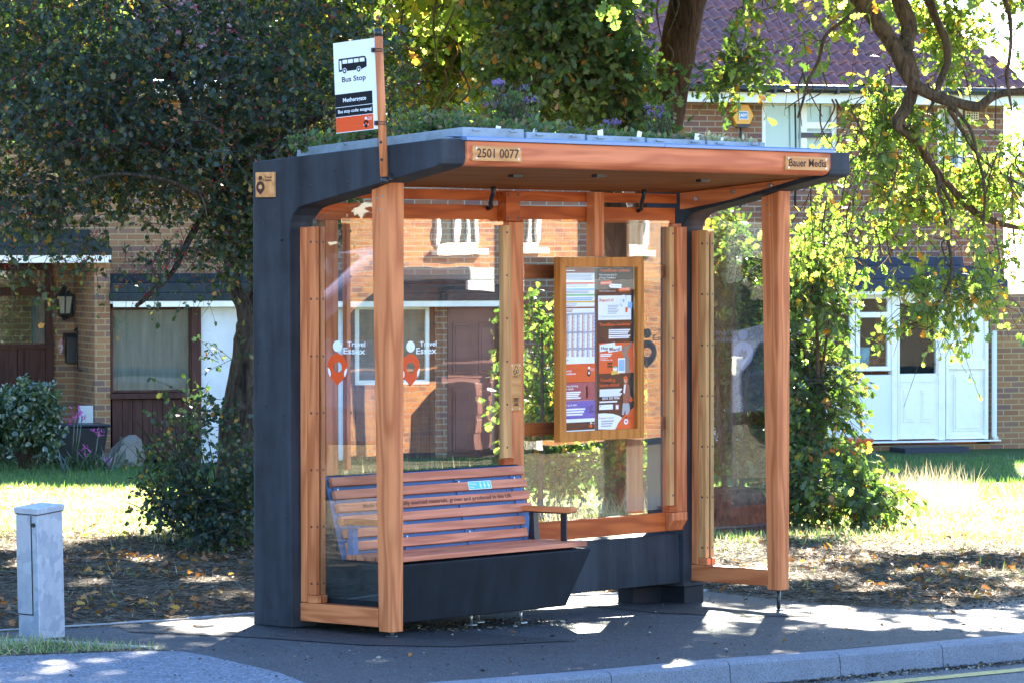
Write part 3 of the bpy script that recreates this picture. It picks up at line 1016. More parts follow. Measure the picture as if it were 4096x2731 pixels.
p = Poster()      # left sheet: timetable above three notices
p.rect(135, 120, 396, 1474, W_, 0)
p.rect(137, 124, 380, 168, BR)
p.lines(150, 230, 146, 1, 10, W_, 6)
p.lines(150, 370, 178, 5, 11, GY, 3)
p.rect(137, 247, 380, 258, O_)
p.lines(150, 330, 266, 2, 12, GY, 3)
p.rect(138, 297, 382, 307, SB)
p.lines(145, 340, 318, 2, 12, GY, 3)
p.rect(139, 346, 382, 356, GN)
p.lines(145, 372, 374, 2, 14, SB, 5)
p.rect(140, 402, 382, 411, YL)
p.lines(150, 250, 424, 2, 12, GY, 3)
p.rect(140, 450, 383, 459, BR)
p.lines(150, 220, 474, 2, 12, BR, 4)
for ya, yb, yc in ((501, 512, 650), (652, 663, 785), (786, 797, 856)):
    p.rect(141, ya, 387, yb, GY)
    for i in range(6):
        xa = 172 + i * 39
        y = yb + 4
        k = 0
        while y < yc:
            p.rect(xa, y, xa + 9, y + 6, O_ if k % 2 else BR, .0022)
            p.rect(xa + 12, y + 1, xa + 21, y + 6, SB if (k + i) % 3 else B_, .0022)
            y += 10
            k += 1
p.lines(146, 190, 884, 2, 10, SB, 4)
p.rect(146, 920, 393, 1064, O_)
p.text('Discover', 150, 984, 215, 17, W_, .01)
p.text('TravelEssex', 150, 1008, 245, 17, W_, .01)
p.oval(345, 990, 13, 30, K_)
p.oval(345, 990, 6, 12, W_, .003)
p.oval(345, 948, 8, 11, W_)
p.text('Travel', 356, 960, 383, 10, W_)
p.text('Essex', 352, 972, 383, 11, W_)
p.rect(147, 1072, 393, 1214, M_)
p.text('Journey planning', 147, 1110, 263, 17, W_, .01)
p.text('made simple', 147, 1134, 230, 17, W_, .01)
p.lines(149, 285, 1150, 4, 16, W_, 5)
p.rect(325, 1100, 340, 1200, W_)
p.rect(148, 1228, 394, 1362, B_)
p.text('Keep up to date', 149, 1268, 255, 17, W_, .01)
p.lines(150, 320, 1290, 3, 22, W_, 5)
p.rect(358, 1258, 380, 1312, SB)
p.rect(362, 1264, 376, 1306, B_, .0026)
p.rect(150, 1406, 394, 1456, K_)
p.oval(365, 1426, 11, 16, O_)
p.oval(365, 1404, 6, 8, W_)
p.text('Travel', 374, 1412, 392, 9, W_)
t1 = p.m.build('timetable_sheet', mats, NBD)
t1['label'] = 'white timetable sheet over red, maroon and blue notices'
p = Poster()      # right sheet: four notices on black
p.rect(400, 118, 697, 1452, K_, 0)
p.text('TravelEssex website', 416, 158, 650, 24, O_, .012)
p.text('Your one-stop-shop for', 414, 190, 552, 15, W_)
p.text('all things TravelEssex', 414, 214, 541, 15, W_)
p.poly([(425, 238), (505, 232), (516, 247), (507, 262), (425, 266)], O_)
p.text('Discover buses', 429, 255, 505, 12, W_)
p.poly([(490, 274), (503, 257), (592, 262), (585, 276), (592, 292), (503, 290)], W_)
p.text('Plan a journey', 505, 280, 578, 12, K_)
p.poly([(563, 308), (573, 292), (648, 287), (659, 301), (650, 317), (570, 323)], O_)
p.text('Live bus map', 575, 308, 645, 12, W_)
p.text('www.travelessex.co.uk', 416, 324, 543, 13, W_)
p.rect(409, 356, 667, 552, W_)
p.text('Report it!', 420, 405, 528, 25, O_, .012)
p.lines(484, 570, 434, 6, 13, GY, 5)
p.text('essexhighways.org/tell-us/other/bus-stop', 432, 532, 648, 10, GY)
p.poly([(580, 430), (592, 380), (612, 345), (625, 360), (628, 405), (610, 440), (590, 445)], SB, .0024)
p.oval(603, 395, 22, 48, W_, .003)
p.oval(604, 396, 8, 14, SB, .0036)
p.poly([(624, 395), (650, 408), (672, 412), (670, 455), (640, 462), (618, 440)], W_, .0026)
p.poly([(640, 404), (674, 412), (670, 460), (634, 456)], SB, .003)
p.poly([(620, 448), (640, 456), (634, 490), (620, 494)], O_, .003)
p.text('TravelEssex newsletter', 420, 606, 664, 24, O_, .012)
p.lines(493, 660, 634, 3, 15, W_, 6)
p.lines(493, 660, 682, 2, 15, W_, 6)
p.rect(420, 746, 692, 986, O_)
p.poly([(425, 760), (540, 738), (546, 765), (595, 762), (592, 805), (492, 822), (490, 805), (428, 818)], W_, .0022)
p.text('Hop on', 436, 800, 528, 27, K_, .02)
p.text('board!', 500, 808, 584, 27, K_, .02)
p.lines(430, 520, 834, 2, 14, W_, 6)
p.text('Download the', 430, 876, 488, 11, W_, .01)
p.text('TravelEssex app today.', 430, 890, 526, 11, W_, .01)
p.rect(486, 904, 524, 920, K_, .0022)
p.rect(486, 928, 524, 944, K_, .0022)
p.oval(622, 805, 26, 42, TN, .0026)
p.poly([(606, 835), (640, 830), (655, 870), (662, 985), (622, 985), (618, 900)], TN, .0025)
p.poly([(615, 790), (612, 735), (628, 780)], TN, .003)
p.poly([(632, 788), (650, 745), (672, 738), (668, 770), (645, 795)], TN, .003)
p.rect(566, 868, 622, 988, W_, .0034)
p.rect(571, 880, 617, 972, SB, .0038)
p.oval(545, 955, 18, 18, W_, .003)
p.oval(543, 942, 14, 9, GN, .0034)
p.poly([(515, 1005), (520, 975), (540, 965), (562, 968), (578, 1000), (560, 996), (545, 1000)], YL, .0026)
p.text('Travelling', 428, 1064, 547, 27, O_, .012)
p.text('home alone?', 428, 1104, 581, 27, O_, .012)
p.lines(428, 600, 1126, 5, 12, W_, 5)
p.text('0333 335 0026', 449, 1210, 582, 19, W_, .02)
p.lines(428, 565, 1226, 1, 12, W_, 5)
p.rect(428, 1254, 533, 1290, W_)
p.rect(434, 1260, 440, 1268, M_, .0022)
p.rect(550, 1248, 580, 1294, M_)
p.rect(555, 1255, 575, 1287, W_, .002)
p.poly([(612, 1080), (630, 1070), (655, 1090), (668, 1180), (655, 1240), (612, 1240), (606, 1160)], BR, .0026)
p.poly([(617, 1085), (630, 1082), (622, 1160), (610, 1150)], W_, .003)
p.poly([(608, 1238), (658, 1236), (664, 1290), (650, 1330), (630, 1335), (628, 1290), (615, 1338), (602, 1335)], GY, .0025)
p.oval(628, 1048, 15, 24, SK, .003)
p.poly([(610, 1040), (612, 1020), (632, 1012), (644, 1035), (642, 1068), (634, 1072), (632, 1040)], O_, .0036)
p.oval(668, 1208, 16, 20, O_, .0032)
q = [(420, 1326), (470, 1322), (530, 1326), (580, 1342), (610, 1362), (550, 1456), (421, 1456)]
p.poly(q, W_, .002)
q = [(552, 1456), (575, 1400), (610, 1352), (650, 1310), (697, 1270), (697, 1451)]
p.poly(q, O_, .0024)
p.text('Keeping in touch', 426, 1371, 535, 15, PU)
p.lines(443, 540, 1385, 3, 20, GY, 6)
p.oval(634, 1390, 17, 24, W_, .003)
p.oval(634, 1390, 7, 10, O_, .0036)
p.oval(634, 1358, 7, 10, K_, .003)
p.text('Travel', 650, 1358, 677, 9, K_, d=.003)
p.text('Essex', 646, 1370, 676, 10, K_, d=.003)
t2 = p.m.build('notice_sheet', mats, NBD)
t2['label'] = 'black sheet of orange travel notices with rabbit and walker pictures'
MB().box(IX0 + .001, IX1 - .001, yf + .012, yf + .015, IZ0 + .001, IZ1 - .001).build('glass_pane', BGLASS, NBD)

# ------------------------------------------------------------------ bus stop sign
SG = thing('bus_stop_sign', (-.1, -.03, 2.30), 'white, black and orange bus stop flag on a round timber pole bolted to the shelter', 'bus stop sign')
m = MB()
top, bot = np.array((-.094, -.005, 3.045)), np.array((-.094, -.044, 2.33))
m.tube([bot, top], .021, 16)
pole = m.build('pole', WZ, SG)
MB().tube([top, top + (top - bot) * .055], .0225, 16).build('pole_cap', BLACKM, pole)
m = MB()
m.tube([bot - (0, 0, .003), bot - (top - bot) * .045], .019, 12)
m.box(-.09, -.062, -.075, -.015, 2.315, 2.345)
m.build('socket', BLACKM, SG)
m = MB()
for f_ in (.12, .245):
    c_ = bot + (top - bot) * f_
    m.tube([c_ + (-.02, -.006, 0), c_ + (-.0235, -.006, 0)], .008, 8)
m.build_each('bolt', BLACKM, SG)
XS = np.array((0, -1, .060))
XS = XS / np.linalg.norm(XS)
YS = np.array((0, .050, 1.))
YS = YS / np.linalg.norm(YS)
OS = np.array((-.1035, .306, 3.021))
SW, SHT = .281, .465
F0 = (OS, XS, YS, (-1, 0, 0))
pan = MB().rect(F0, 0, SW + .012, -SHT, 0, -.004, .004).build('sign_panel', WHITE, SG)
m = MB()


def R_(a0, a1, t0, t1, c, d=.0002):
    m.rect(F0, a0 * SW, a1 * SW, -t1 * SHT, -t0 * SHT, d, .0004, c)


R_(0.003, .935, .572, .714, 0)
R_(0.003, .935, .720, .822, 0)
R_(0.003, .935, .828, .993, 2)


def S_(pts, c, d=.0006):
    m.frame(OS + np.array((-1, 0, 0)) * d, XS, YS, (-1, 0, 0), [(a * SW, -b * SHT) for a, b in pts], .0004, c)


S_([(.125, .19), (.135, .182), (.77, .182), (.80, .19), (.825, .225), (.825, .30), (.69, .325), (.125, .325), (.12, .27)], 0)
for a in (.225, .365, .51, .655):
    S_([(a, .200), (a + .115, .200), (a + .12, .205), (a + .12, .242), (a, .242)], 1, .0012)
S_([(.15, .205), (.195, .205), (.195, .305), (.15, .305)], 1, .0012)
for a in (.27, .625):
    m.oval(F0, a * SW, -.322 * SHT, .0155, .0155, .0012, .0004, 1)
    m.oval(F0, a * SW, -.322 * SHT, .0125, .0125, .0018, .0004, 0)
    m.oval(F0, a * SW, -.322 * SHT, .006, .006, .0024, .0004, 1)
m.text('Bus Stop', F0, .49 * SW, -.442 * SHT, .60 * SW, .026, 0, .018, d=.0002, align='c')
m.text('Methersgate', F0, .49 * SW, -.664 * SHT, .58 * SW, .021, 1, .018, d=.0008, align='c')
m.text('Bus stop code: esxgpagj', F0, .487 * SW, -.782 * SHT, .84 * SW, .0165, 1, .016, d=.0008, align='c')
FLg = (OS + XS * .755 * SW - YS * .868 * SHT, XS, YS, (-1, 0, 0))
logo(m, FLg, .036, 0, 1, 2, .0006, True, .8)
m.build('lettering', [BLACKP, WHITE, ORANGE], pan)
for f_, (zz) in ((.905, 0), (.33 + .055, 0)):
    m = MB()
    c_ = bot + (top - bot) * f_
    for dz in (-.008, .004):
        pts = [c_ + np.array((.0235 * math.cos(q), .0235 * math.sin(q), dz)) for q in np.linspace(0, 2 * PI, 17)]
        m.tube(pts, .0028, 6, cap=False)
    m.box(c_[0] - .0225, c_[0] - .012, c_[1] + .018, c_[1] + .034, c_[2] - .013, c_[2] + .01)
    m.build('clamp', BLACKM, SG)

# ------------------------------------------------------------------ galvanised cabinet
cx_, cy_ = -1.50, .99
CB = thing('utility_cabinet', (cx_, cy_, float(G(cx_, cy_)) - .01), 'narrow galvanised steel utility cabinet standing on the pavement by the grass corner', 'utility cabinet', rz=math.radians(8), ry=math.radians(-4), rx=math.radians(2))
hw, hd, hh = .098, .068, .665
MB().box(-hw, hw, -hd, hd, 0, hh - .02).build('body', GALV, CB, bevel=.004, local=True)
MB().box(-hw - .008, hw + .008, -hd - .008, hd + .008, hh - .022, hh + .008).build('lid', GALV, CB, bevel=.003, local=True)
dr = MB().box(-hw - .004, -hw + .001, -hd + .040, hd - .001, .14, hh - .03).build('door', GALV, CB, bevel=.0015, local=True)
m = MB()
m.box(-hw - .0052, -hw + .001, -hd + .0365, -hd + .0398, .135, hh - .03)
m.box(-hw - .0052, -hw + .001, -hd + .0398, hd - .001, .1355, .1395)
m.box(-hw - .004, hw + .004, -hd - .004, hd + .004, hh - .0265, hh - .0225)
m.build('door_gap', BLACKM, CB, local=True)
m = MB().tube([(-hw + .001, -hd + .022, hh - .075), (-hw - .006, -hd + .022, hh - .075)], .011, 12)
m.tube([(-hw - .0055, -hd + .022, hh - .075), (-hw - .0085, -hd + .022, hh - .075)], .006, 8)
m.build('lock', BLACKM, CB, local=True)
# ------------------------------------------------------------------ ground, road, pavement
def inside(poly, x, y):
    x, y = np.asarray(x, float), np.asarray(y, float)
    c = np.zeros(x.shape, bool)
    n = len(poly)
    for i in range(n):
        (xa, ya), (xb, yb) = poly[i], poly[(i + 1) % n]
        hit = ((ya > y) != (yb > y)) & (x < (xb - xa) * (y - ya) / (yb - ya + 1e-12) + xa)
        c ^= hit
    return c


PAV = [(-2.3, -1.64), (70, -1.64), (70, .2), (12, -.02), (9, .06), (7.4, -.04), (5.8, .0), (4.8, -.2), (4.3, -.33), (4.07, -.12), (4.03, .2), (4.14, .7), (4.42, 1.42), (2.2, 1.40), (.39, 1.37), (-.3, 1.30), (-1.1, 1.30), (-7, 1.30), (-7, .87), (-1.714, .862), (-1.49, .215), (-1.45, .03), (-1.50, -.2), (-1.77, -.93), (-2.05, -1.40)]
DRIVE = [(-2.3, -1.64), (-2.05, -1.40), (-1.77, -.93), (-1.50, -.2), (-1.45, .03), (-1.56, .16), (-2.38, .31), (-3.4, .6), (-5, 2), (-9, 6), (-16, 6), (-16, -1.64)]


def drape(name, poly, off, mat, step=.5, skirt=.1, fun=G):
    bm = bmesh.new()
    vs = [bm.verts.new((x, y, 0)) for x, y in poly]
    bm.faces.new(vs)
    for ax in (0, 1):
        lo, hi = min(p[ax] for p in poly), max(p[ax] for p in poly)
        k = math.ceil(lo / step) * step
        while k < min(hi, 45):
            co_, no_ = [0, 0, 0], [0, 0, 0]
            co_[ax], no_[ax] = k, 1
            bmesh.ops.bisect_plane(bm, geom=bm.verts[:] + bm.edges[:] + bm.faces[:], plane_co=co_, plane_no=no_)
            k += step if k < 12 else step * 4
    for v in bm.verts:
        v.co.z = float(fun(v.co.x, v.co.y)) + off
    bmesh.ops.recalc_face_normals(bm, faces=bm.faces)
    for f in bm.faces:
        if f.normal.z < 0:
            f.normal_flip()
    if skirt:
        ed = [e for e in bm.edges if len(e.link_faces) == 1]
        r = bmesh.ops.extrude_edge_only(bm, edges=ed)
        for v in r['geom']:
            if isinstance(v, bmesh.types.BMVert):
                v.co.z -= skirt
    me = bpy.data.meshes.new(name)
    bm.to_mesh(me)
    bm.free()
    me.materials.append(mat)
    o = bpy.data.objects.new(name, me)
    COL.objects.link(o)
    return tag(o, kind='structure')


def bumps(x, y):
    return .5 * np.sin(1.7 * x + .6 * y) * np.sin(1.3 * y - .4 * x + 1) + .3 * np.sin(3.9 * x + 1.1) * np.sin(4.3 * y + .7 * x) + .2 * np.sin(9.1 * x + 2 * y) * np.sin(8.3 * y)


def GV(x, y):
    """verge surface."""
    g = G(x, y)
    inn = inside(PAV, x, y) | inside(DRIVE, x, y)
    zd = .753 * (x + 14.31) + .658 * (y + 13.33)
    amp = np.clip((y - 1.4) / 3, 0, 1) * .045 * np.clip((46 - zd) / 8, 0, 1)
    # low bank on the right-hand verge
    amp2 = .10 * np.exp(-((zd - 28.) / 3.2) ** 2) * np.clip((x - 6) / 4, 0, 1)
    z = g + amp * bumps(x, y) + amp2 + .012
    z = np.where(inn, g - .05, z)
    return np.where(y < -1.6, g - .32, z)


def axis_pts(lo, a, b, hi, fine):
    p = list(np.arange(a, b, fine))
    q = [a]
    s = fine
    while q[-1] > lo:
        s *= 1.35
        q.append(q[-1] - s)
    r = [b]
    s = fine
    while r[-1] < hi:
        s *= 1.35
        r.append(r[-1] + s)
    return np.array(sorted(set(q[1:] + p + r)))


gx, gy = axis_pts(-260, -7, 32, 300, .22), axis_pts(-260, -2.2, 26, 300, .22)
XX, YY = np.meshgrid(gx, gy, indexing='ij')
ZZ = GV(XX, YY)
nx_, ny_ = len(gx), len(gy)
me = bpy.data.meshes.new('ground')
idx = np.arange(nx_ * ny_).reshape(nx_, ny_)
quads = np.stack([idx[:-1, :-1], idx[1:, :-1], idx[1:, 1:], idx[:-1, 1:]], -1).reshape(-1, 4)
me.vertices.add(nx_ * ny_)
me.vertices.foreach_set('co', np.stack([XX, YY, ZZ], -1).astype(np.float32).ravel())
me.loops.add(quads.size)
me.loops.foreach_set('vertex_index', quads.astype(np.int32).ravel())
me.polygons.add(len(quads))
me.polygons.foreach_set('loop_start', np.arange(0, quads.size, 4, dtype=np.int32))
me.polygons.foreach_set('use_smooth', np.ones(len(quads), bool))
me.update(calc_edges=True)
me.materials.append(GROUND)
o = bpy.data.objects.new('ground', me)
COL.objects.link(o)
tag(o, kind='structure')

drape('pavement', PAV, 0., PAVE)
drape('driveway', DRIVE, .002, OLDP)
drape('pavement_patch', [(-.75, 1.26), (.39, 1.36), (.9, 1.36), (.9, .55), (.55, .15), (.75, -.62), (-.1, -.50), (-.42, -.2), (-.6, .4), (-.95, .95)], .004, PATCH, .5, 0)
drape('pavement_patch', [(2.5, 1.38), (4.38, 1.38), (4.12, .7), (4.01, .2), (4.05, -.1), (3.3, -.42), (2.75, -.02), (2.55, .3)], .004, PATCH, .5, 0)
ROADP = [(-120, -9.4), (120, -9.4), (120, -1.70), (-120, -1.70)]
drape('road', ROADP, -.125, ROADM, 2., 0)
m = MB()
x = -2.0
while x < 14:
    vs = []
    for yy, dz in ((-1.992, 0), (-2.10, 0)):
        pass
    m.add([(x, -2.04, float(G(x, -2.04)) - .121), (x + .5, -2.04, float(G(x + .5, -2.04)) - .121), (x + .5, -2.155, float(G(x + .5, -2.155)) - .121), (x, -2.155, float(G(x, -2.155)) - .121)], [(0, 3, 2, 1)])
    x += .5
tag(m.build('yellow_line', YELLOW), kind='structure')
m = MB()
x = -3.11
while x < 30:
    xa, xb = x + .004, x + .911
    prof = [(-1.641, 0), (-1.735, 0), (-1.755, -.006), (-1.766, -.022), (-1.778, -.16), (-1.641, -.16)]
    n = len(prof)
    vs = [(xx, yy, float(G(xx, -1.7)) + dz + (.0025 * math.sin(xx * 37))) for xx in (xa, xb) for yy, dz in prof]
    m.add(vs, [tuple(range(n))[::-1], tuple(range(n, 2 * n))] + [(i, (i + 1) % n, n + (i + 1) % n, n + i) for i in range(n)])
    x += .915
tag(m.build('kerb', KERBM), kind='structure')


def strip(name, pts, w, off, h, mat):
    m = MB()
    for a, b in zip(pts, pts[1:]):
        a, b = np.array(a, float), np.array(b, float)
        t = (b - a) / np.linalg.norm(b - a)
        nn = np.array((-t[1], t[0])) * w / 2
        N = max(1, int(np.linalg.norm(b - a) / .6))
        for i in range(N):
            p, q = a + (b - a) * i / N, a + (b - a) * (i + 1) / N
            c = [p - nn, q - nn, q + nn, p + nn]
            m.hexa([(u[0], u[1], float(G(u[0], u[1])) - h) for u in c] + [(u[0], u[1], float(G(u[0], u[1])) + off) for u in c])
    return tag(m.build(name, mat), kind='structure')


strip('path_edging', [(-7, 1.325), (-1.1, 1.325), (-.3, 1.325), (.39, 1.395), (2.2, 1.425), (4.45, 1.445)], .05, .012, .08, EDGE)
strip('path_edging', [(-6.5, .845), (-1.73, .845), (-1.50, .19)], .05, .014, .08, EDGE)
drape('pavement', [(-120, -11.4), (120, -11.4), (120, -9.4), (-120, -9.4)], 0., PAVE, 2., .2)

# ------------------------------------------------------------------ the terrace behind
BETA = math.radians(18)
fh = np.array((math.sin(YAW), math.cos(YAW), 0))
rh = np.array((math.cos(YAW), -math.sin(YAW), 0))
UH = math.cos(BETA) * rh + math.sin(BETA) * fh
VH = math.sin(BETA) * rh - math.cos(BETA) * fh
HO = np.array((CAM[0], CAM[1], 0)) + fh * 48.5
HO[2] = -.6


def H(xd, yd, v=0.):
    d = ray(xd, yd)
    t = (v + (HO - CAM) @ VH) / (d @ VH)
    P = CAM + d * t - HO
    return P @ UH, P[2]


def HC(xd, yd, u):
    d = ray(xd, yd)
    t = (u + (HO - CAM) @ UH) / (d @ UH)
    P = CAM + d * t - HO
    return P @ VH, P[2]


HRZ = math.atan2(UH[1], UH[0])


class HB(MB):
    """house builder in facade coordinates: u right, v outward, w up."""

    def bx(s, ua, ub, va, vb, wa, wb, m=0):
        return s.box(ua, ub, -vb, -va, wa, wb, m)

    def px(s, xa, ya, xb, yb, va, vb, m=0):
        """box whose front face (at vb) covers these pixels."""
        ua, wa = H(xa, yb, vb)
        ub, wb = H(xb, ya, vb)
        return s.box(ua, ub, -vb, -va, wa, wb, m)


def house(name, u0, label):
    t = thing(name, tuple(HO + UH * u0), label, 'house', rz=HRZ)
    t['u0'] = u0
    return t


def hb(m, name, mat, h, bevel=0., parent=None, **k):
    u0 = h['u0']
    m.v = [(a - u0, b_, c) for a, b_, c in m.v]
    return m.build(name, mat, parent or h, local=True, bevel=bevel, **k)


def window(h, xa, ya, xb, yb, v, frame_mat, bars=(), fw_=.055, back=ROOMDARK, depth=.12, vbars=(), hb_=(), curtain=None, name='window'):
    """a framed window whose outside covers the pixels; bars: fractions across for mullions."""
    ua, wa = H(xa, yb, v)
    ub, wb = H(xb, ya, v)
    m = HB()
    m.bx(ua, ub, v - .07, v, wa, wa + fw_)
    m.bx(ua, ub, v - .07, v, wb - fw_, wb)
    m.bx(ua, ua + fw_, v - .07, v, wa + fw_, wb - fw_)
    m.bx(ub - fw_, ub, v - .07, v, wa + fw_, wb - fw_)
    for f in vbars:
        c_ = ua + (ub - ua) * f
        m.bx(c_ - fw_ * .6, c_ + fw_ * .6, v - .07, v - .003, wa + fw_, wb - fw_)
    for (f, fa, fb_) in hb_:
        c_ = wb - (wb - wa) * f
        m.bx(ua + (ub - ua) * fa + .02, ua + (ub - ua) * fb_ - .02, v - .068, v - .005, c_ - fw_ * .6, c_ + fw_ * .6)
    fr_ = hb(m, name, frame_mat, h, .006)
    g = HB().bx(ua + fw_ * .8, ub - fw_ * .8, v - .045, v - .04, wa + fw_ * .8, wb - fw_ * .8)
    hb(g, 'pane', WGLASS, h, parent=fr_)
    bk_ = HB().bx(ua + .01, ub - .01, v - depth - .02, v - depth, wa + .01, wb - .01)
    hb(bk_, 'blind' if back is ROOMPALE else 'curtain' if back is CURTAIN else 'room', back, h, parent=fr_)
    return fr_


def tiles(h, ua, ub, ve, w0, rows, skew=0., skl=0., pitch=math.radians(28)):
    """interlocking tiles from the eaves (at ve, w0) upwards."""
    prof = [0, .004, .024, .042, .047, .039, .018, .004]
    cw = .168
    g_ = .345
    m = MB()
    V, F = [], []
    ncol = int((ub - ua) / cw)
    us, hs = [], []
    for c_ in range(ncol):
        for i, q in enumerate(prof):
            us.append(ua + (c_ + i / len(prof)) * cw)
            hs.append(q)
    us, hs = np.array(us), np.array(hs)
    nu = len(us)
    up_ = np.array((0, math.cos(pitch), math.sin(pitch)))
    no_ = np.array((0, -math.sin(pitch), math.cos(pitch)))
    base = 0
    for r in range(rows):
        s0 = r * g_
        lim = ub - s0 * math.cos(pitch) * skew
        lo_ = ua + s0 * math.cos(pitch) * skl
        u_ = np.clip(us + (0 if r % 2 == 0 else .0), lo_, lim)
        jit = rng.uniform(-.003, .003, ncol).repeat(len(prof))
        for (ds, lift) in ((.0, -.002), (.0, .034), (g_ + .03, .0)):
            P = np.stack([u_, np.full(nu, -ve), np.full(nu, w0)], -1) + up_ * (s0 + ds) + no_ * (hs + lift + jit * (lift > .01))[:, None]
            V.append(P)
        for a in range(nu - 1):
            for k in (0, 1):
                F.append((base + k * nu + a, base + k * nu + a + 1, base + (k + 1) * nu + a + 1, base + (k + 1) * nu + a))
        base += 3 * nu
    m.add(np.concatenate(V), F, 0, True)
    return hb(m, 'roof', TILE, h, recalc=False)


# boundaries
def U(xd, v=0.):
    return H(xd, 700, v)[0]


VU = -1.25                                             # upper wall plane
uA0, uAB, uBC, uC1 = U(-480), U(722), U(1480), H(2306, 400, VU)[0]
eA = H(600, 200, VU + .35)[1]
eC = H(1900, 209, VU + .35)[1]
hA = house('brick_house', U(200), 'brown brick house with a brown front door, wall lantern and curtained window tinted with tree reflections behind the hawthorn')
hB = house('brick_house', U(1000), 'brick house in the middle of the terrace, mostly hidden behind the shelter and oak trunk')
hC = house('brick_house', U(2000), 'brick house with white door, plum tiled roof and amber alarm box behind the oak branches')


def holed(m, ua, ub, va, vb, w0, w1, holes):
    """a wall slab with openings (u0, u1, w0, w1), built of butted blocks."""
    us = sorted({ua, ub, *[q for h_ in holes for q in h_[:2] if ua < q < ub]})
    for a, b_ in zip(us, us[1:]):
        c_ = (a + b_) / 2
        hs = sorted([h_[2:] for h_ in holes if h_[0] < c_ < h_[1]])
        z = w0
        for h0, h1 in hs:
            m.bx(a, b_, va, vb, z, h0)
            z = h1
        m.bx(a, b_, va, vb, z, w1)


def hole(xa, ya, xb, yb, v=VU):
    ua, wa = H(xa, yb, v)
    ub, wb = H(xb, ya, v)
    return (ua, ub, wa, wb)


UPWIN = [(992, 232, 1092, 330), (1300, 236, 1370, 330), (1747, 232, 1922, 390), (2150, 250, 2212, 390)]
VW = VU - .05


def gable_walls(h, ua, ub, w1, mat):
    m = HB()
    holed(m, ua, ub, VU - .25, VU, 0, w1, [q for q in (hole(*x_, VW) for x_ in UPWIN) if ua < q[0] and q[1] < ub])
    m.bx(ua, ua + .25, VU - 8, VU - .25, 0, w1)
    m.bx(ub - .25, ub, VU - 8, VU - .25, 0, w1)
    m.bx(ua, ub, VU - 8.25, VU - 8, 0, w1)
    return hb(m, 'wall', mat, h)


for h, ua, ub, e, sk in ((hA, uA0, uAB - .001, eA, 0), (hB, uAB + .001, uBC - .001, eA + .0, 0), (hC, uBC + .001, uC1, eC, .33)):
    gable_walls(h, ua, ub, e - .05, BRICKD if h is hA else BRICK)
    ve = VU + .38
    tiles(h, ua - .02, ub + (.25 if sk else 0), ve, e + .05, 14, sk)
    w_ = e + .05
    rise = 14 * .345
    m = MB()                                          # rear slope and sarking under the tiles, so that the roof is solid
    p30 = math.radians(28)
    rr = rise * math.cos(p30)
    rh_ = rise * math.sin(p30)
    ub2 = ub + (.22 if sk else 0) - (rr * sk if sk else 0)
    ubE = ub + (.22 if sk else 0)
    yE, yR = -ve, -ve + rr
    m.add([(ua, yE, w_ - .03), (ubE, yE, w_ - .03), (ub2, yR, w_ + rh_ - .03), (ua, yR, w_ + rh_ - .03), (ua, yR + rr, w_ - .03), (ubE, yR + rr, w_ - .03)], [(0, 1, 2, 3), (3, 2, 5, 4), (1, 5, 2), (0, 3, 4), (0, 4, 5, 1)])
    hb(m, 'roof_slope', TILE, h)
    black = h is hC
    m = HB()
    pts = [(ua, -ve - .05, e + .015), (ub + (.2 if sk else 0), -ve - .05, e + .015)]
    m.tube(pts, .055, 10)
    for k in range(int((ub - ua) / .9)):
        uu = ua + .3 + k * .9
        m.bx(uu, uu + .035, ve - .01, ve + .112, e - .05, e + .06)
    hb(m, 'gutter', GUTTER if black else UPVC, h)
    m = HB()
    m.bx(ua, ub + (.15 if sk else 0), ve - .03, ve - .005, e - .17, e + .02)
    m.bx(ua, ub + (.15 if sk else 0), VU + .002, ve - .03, e - .165, e - .14)
    hb(m, 'soffit', CREAM, h)

# house A: recessed door, pier, canopies, window bay
V0 = 0.
uP0, uP1 = U(217), U(253)
topP = H(230, 604, 0)[1]
m = HB().bx(uP0, uP1, VU + .001, 0, 0, topP)
m.bx(U(-400), U(-140), VU + .001, 0, 0, topP)
hb(m, 'pier', BRICKD, hA)
dA = HB()
dv = VU + .06
dA.px(-70, 604, 118, 622, VU + .002, dv)
dA.px(106, 622, 122, 1062, VU + .002, dv)
dA.px(-70, 660, 106, 680, VU + .002, dv - .01)
dA.px(-70, 790, 106, 802, VU + .002, dv - .005)
dA.px(-70, 802, -62, 1062, VU + .002, dv - .005)
dA.px(42, 802, 54, 1062, VU + .002, dv - .008)
dA.px(-66, 802, 106, 1060, VU + .001, dv - .035)
door = hb(dA, 'door', BROWNW, hA, .004)
hb(HB().px(-70, 622, 106, 660, VU + .003, dv - .03), 'pane', WGLASS, hA, parent=door)
hb(HB().px(-70, 680, 106, 790, VU + .003, dv - .03), 'pane', WGLASS, hA, parent=door)
m = HB()
for k in range(14):
    a = 74 + k * 2.2
    m.px(a, 682, a + 1.4, 788, VU + .0022, VU + .0028 + .002 * (k % 2))
hb(m, 'curtain', CURTAIN, hA, parent=door)


def canopy(h, xa, xb, yd0, yd1, yw1, v, name='canopy', felt=FELT, over=0.):
    """flat felted roof: dark edge from yd0 to yd1 above a white board down to yw1."""
    ua, w2 = H(xa, yd0, v)
    ub, w1 = H(xb, yd1, v)
    w0 = H(xb, yw1, v)[1]
    wm = (w1 + w2) / 2
    m = HB()
    m.bx(ua, ub, VU + .001, v, w1, wm - .01)
    m.bx(ua + .02, ub - .02, VU + .001, v - .07, wm - .01, w2)
    m.bx(ua, ub, VU + .001, VU + .06, w2, w2 + .12)
    c_ = hb(m, name, felt, h, .012)
    m = HB().bx(ua + .01, ub - .01, v - .045, v - .02, w0, w1 - .002)
    m.bx(ua + .01, ub - .01, VU + .002, v - .046, w0 + .04, w1 - .003)
    hb(m, 'fascia_board', UPVC, h, .004, parent=c_)


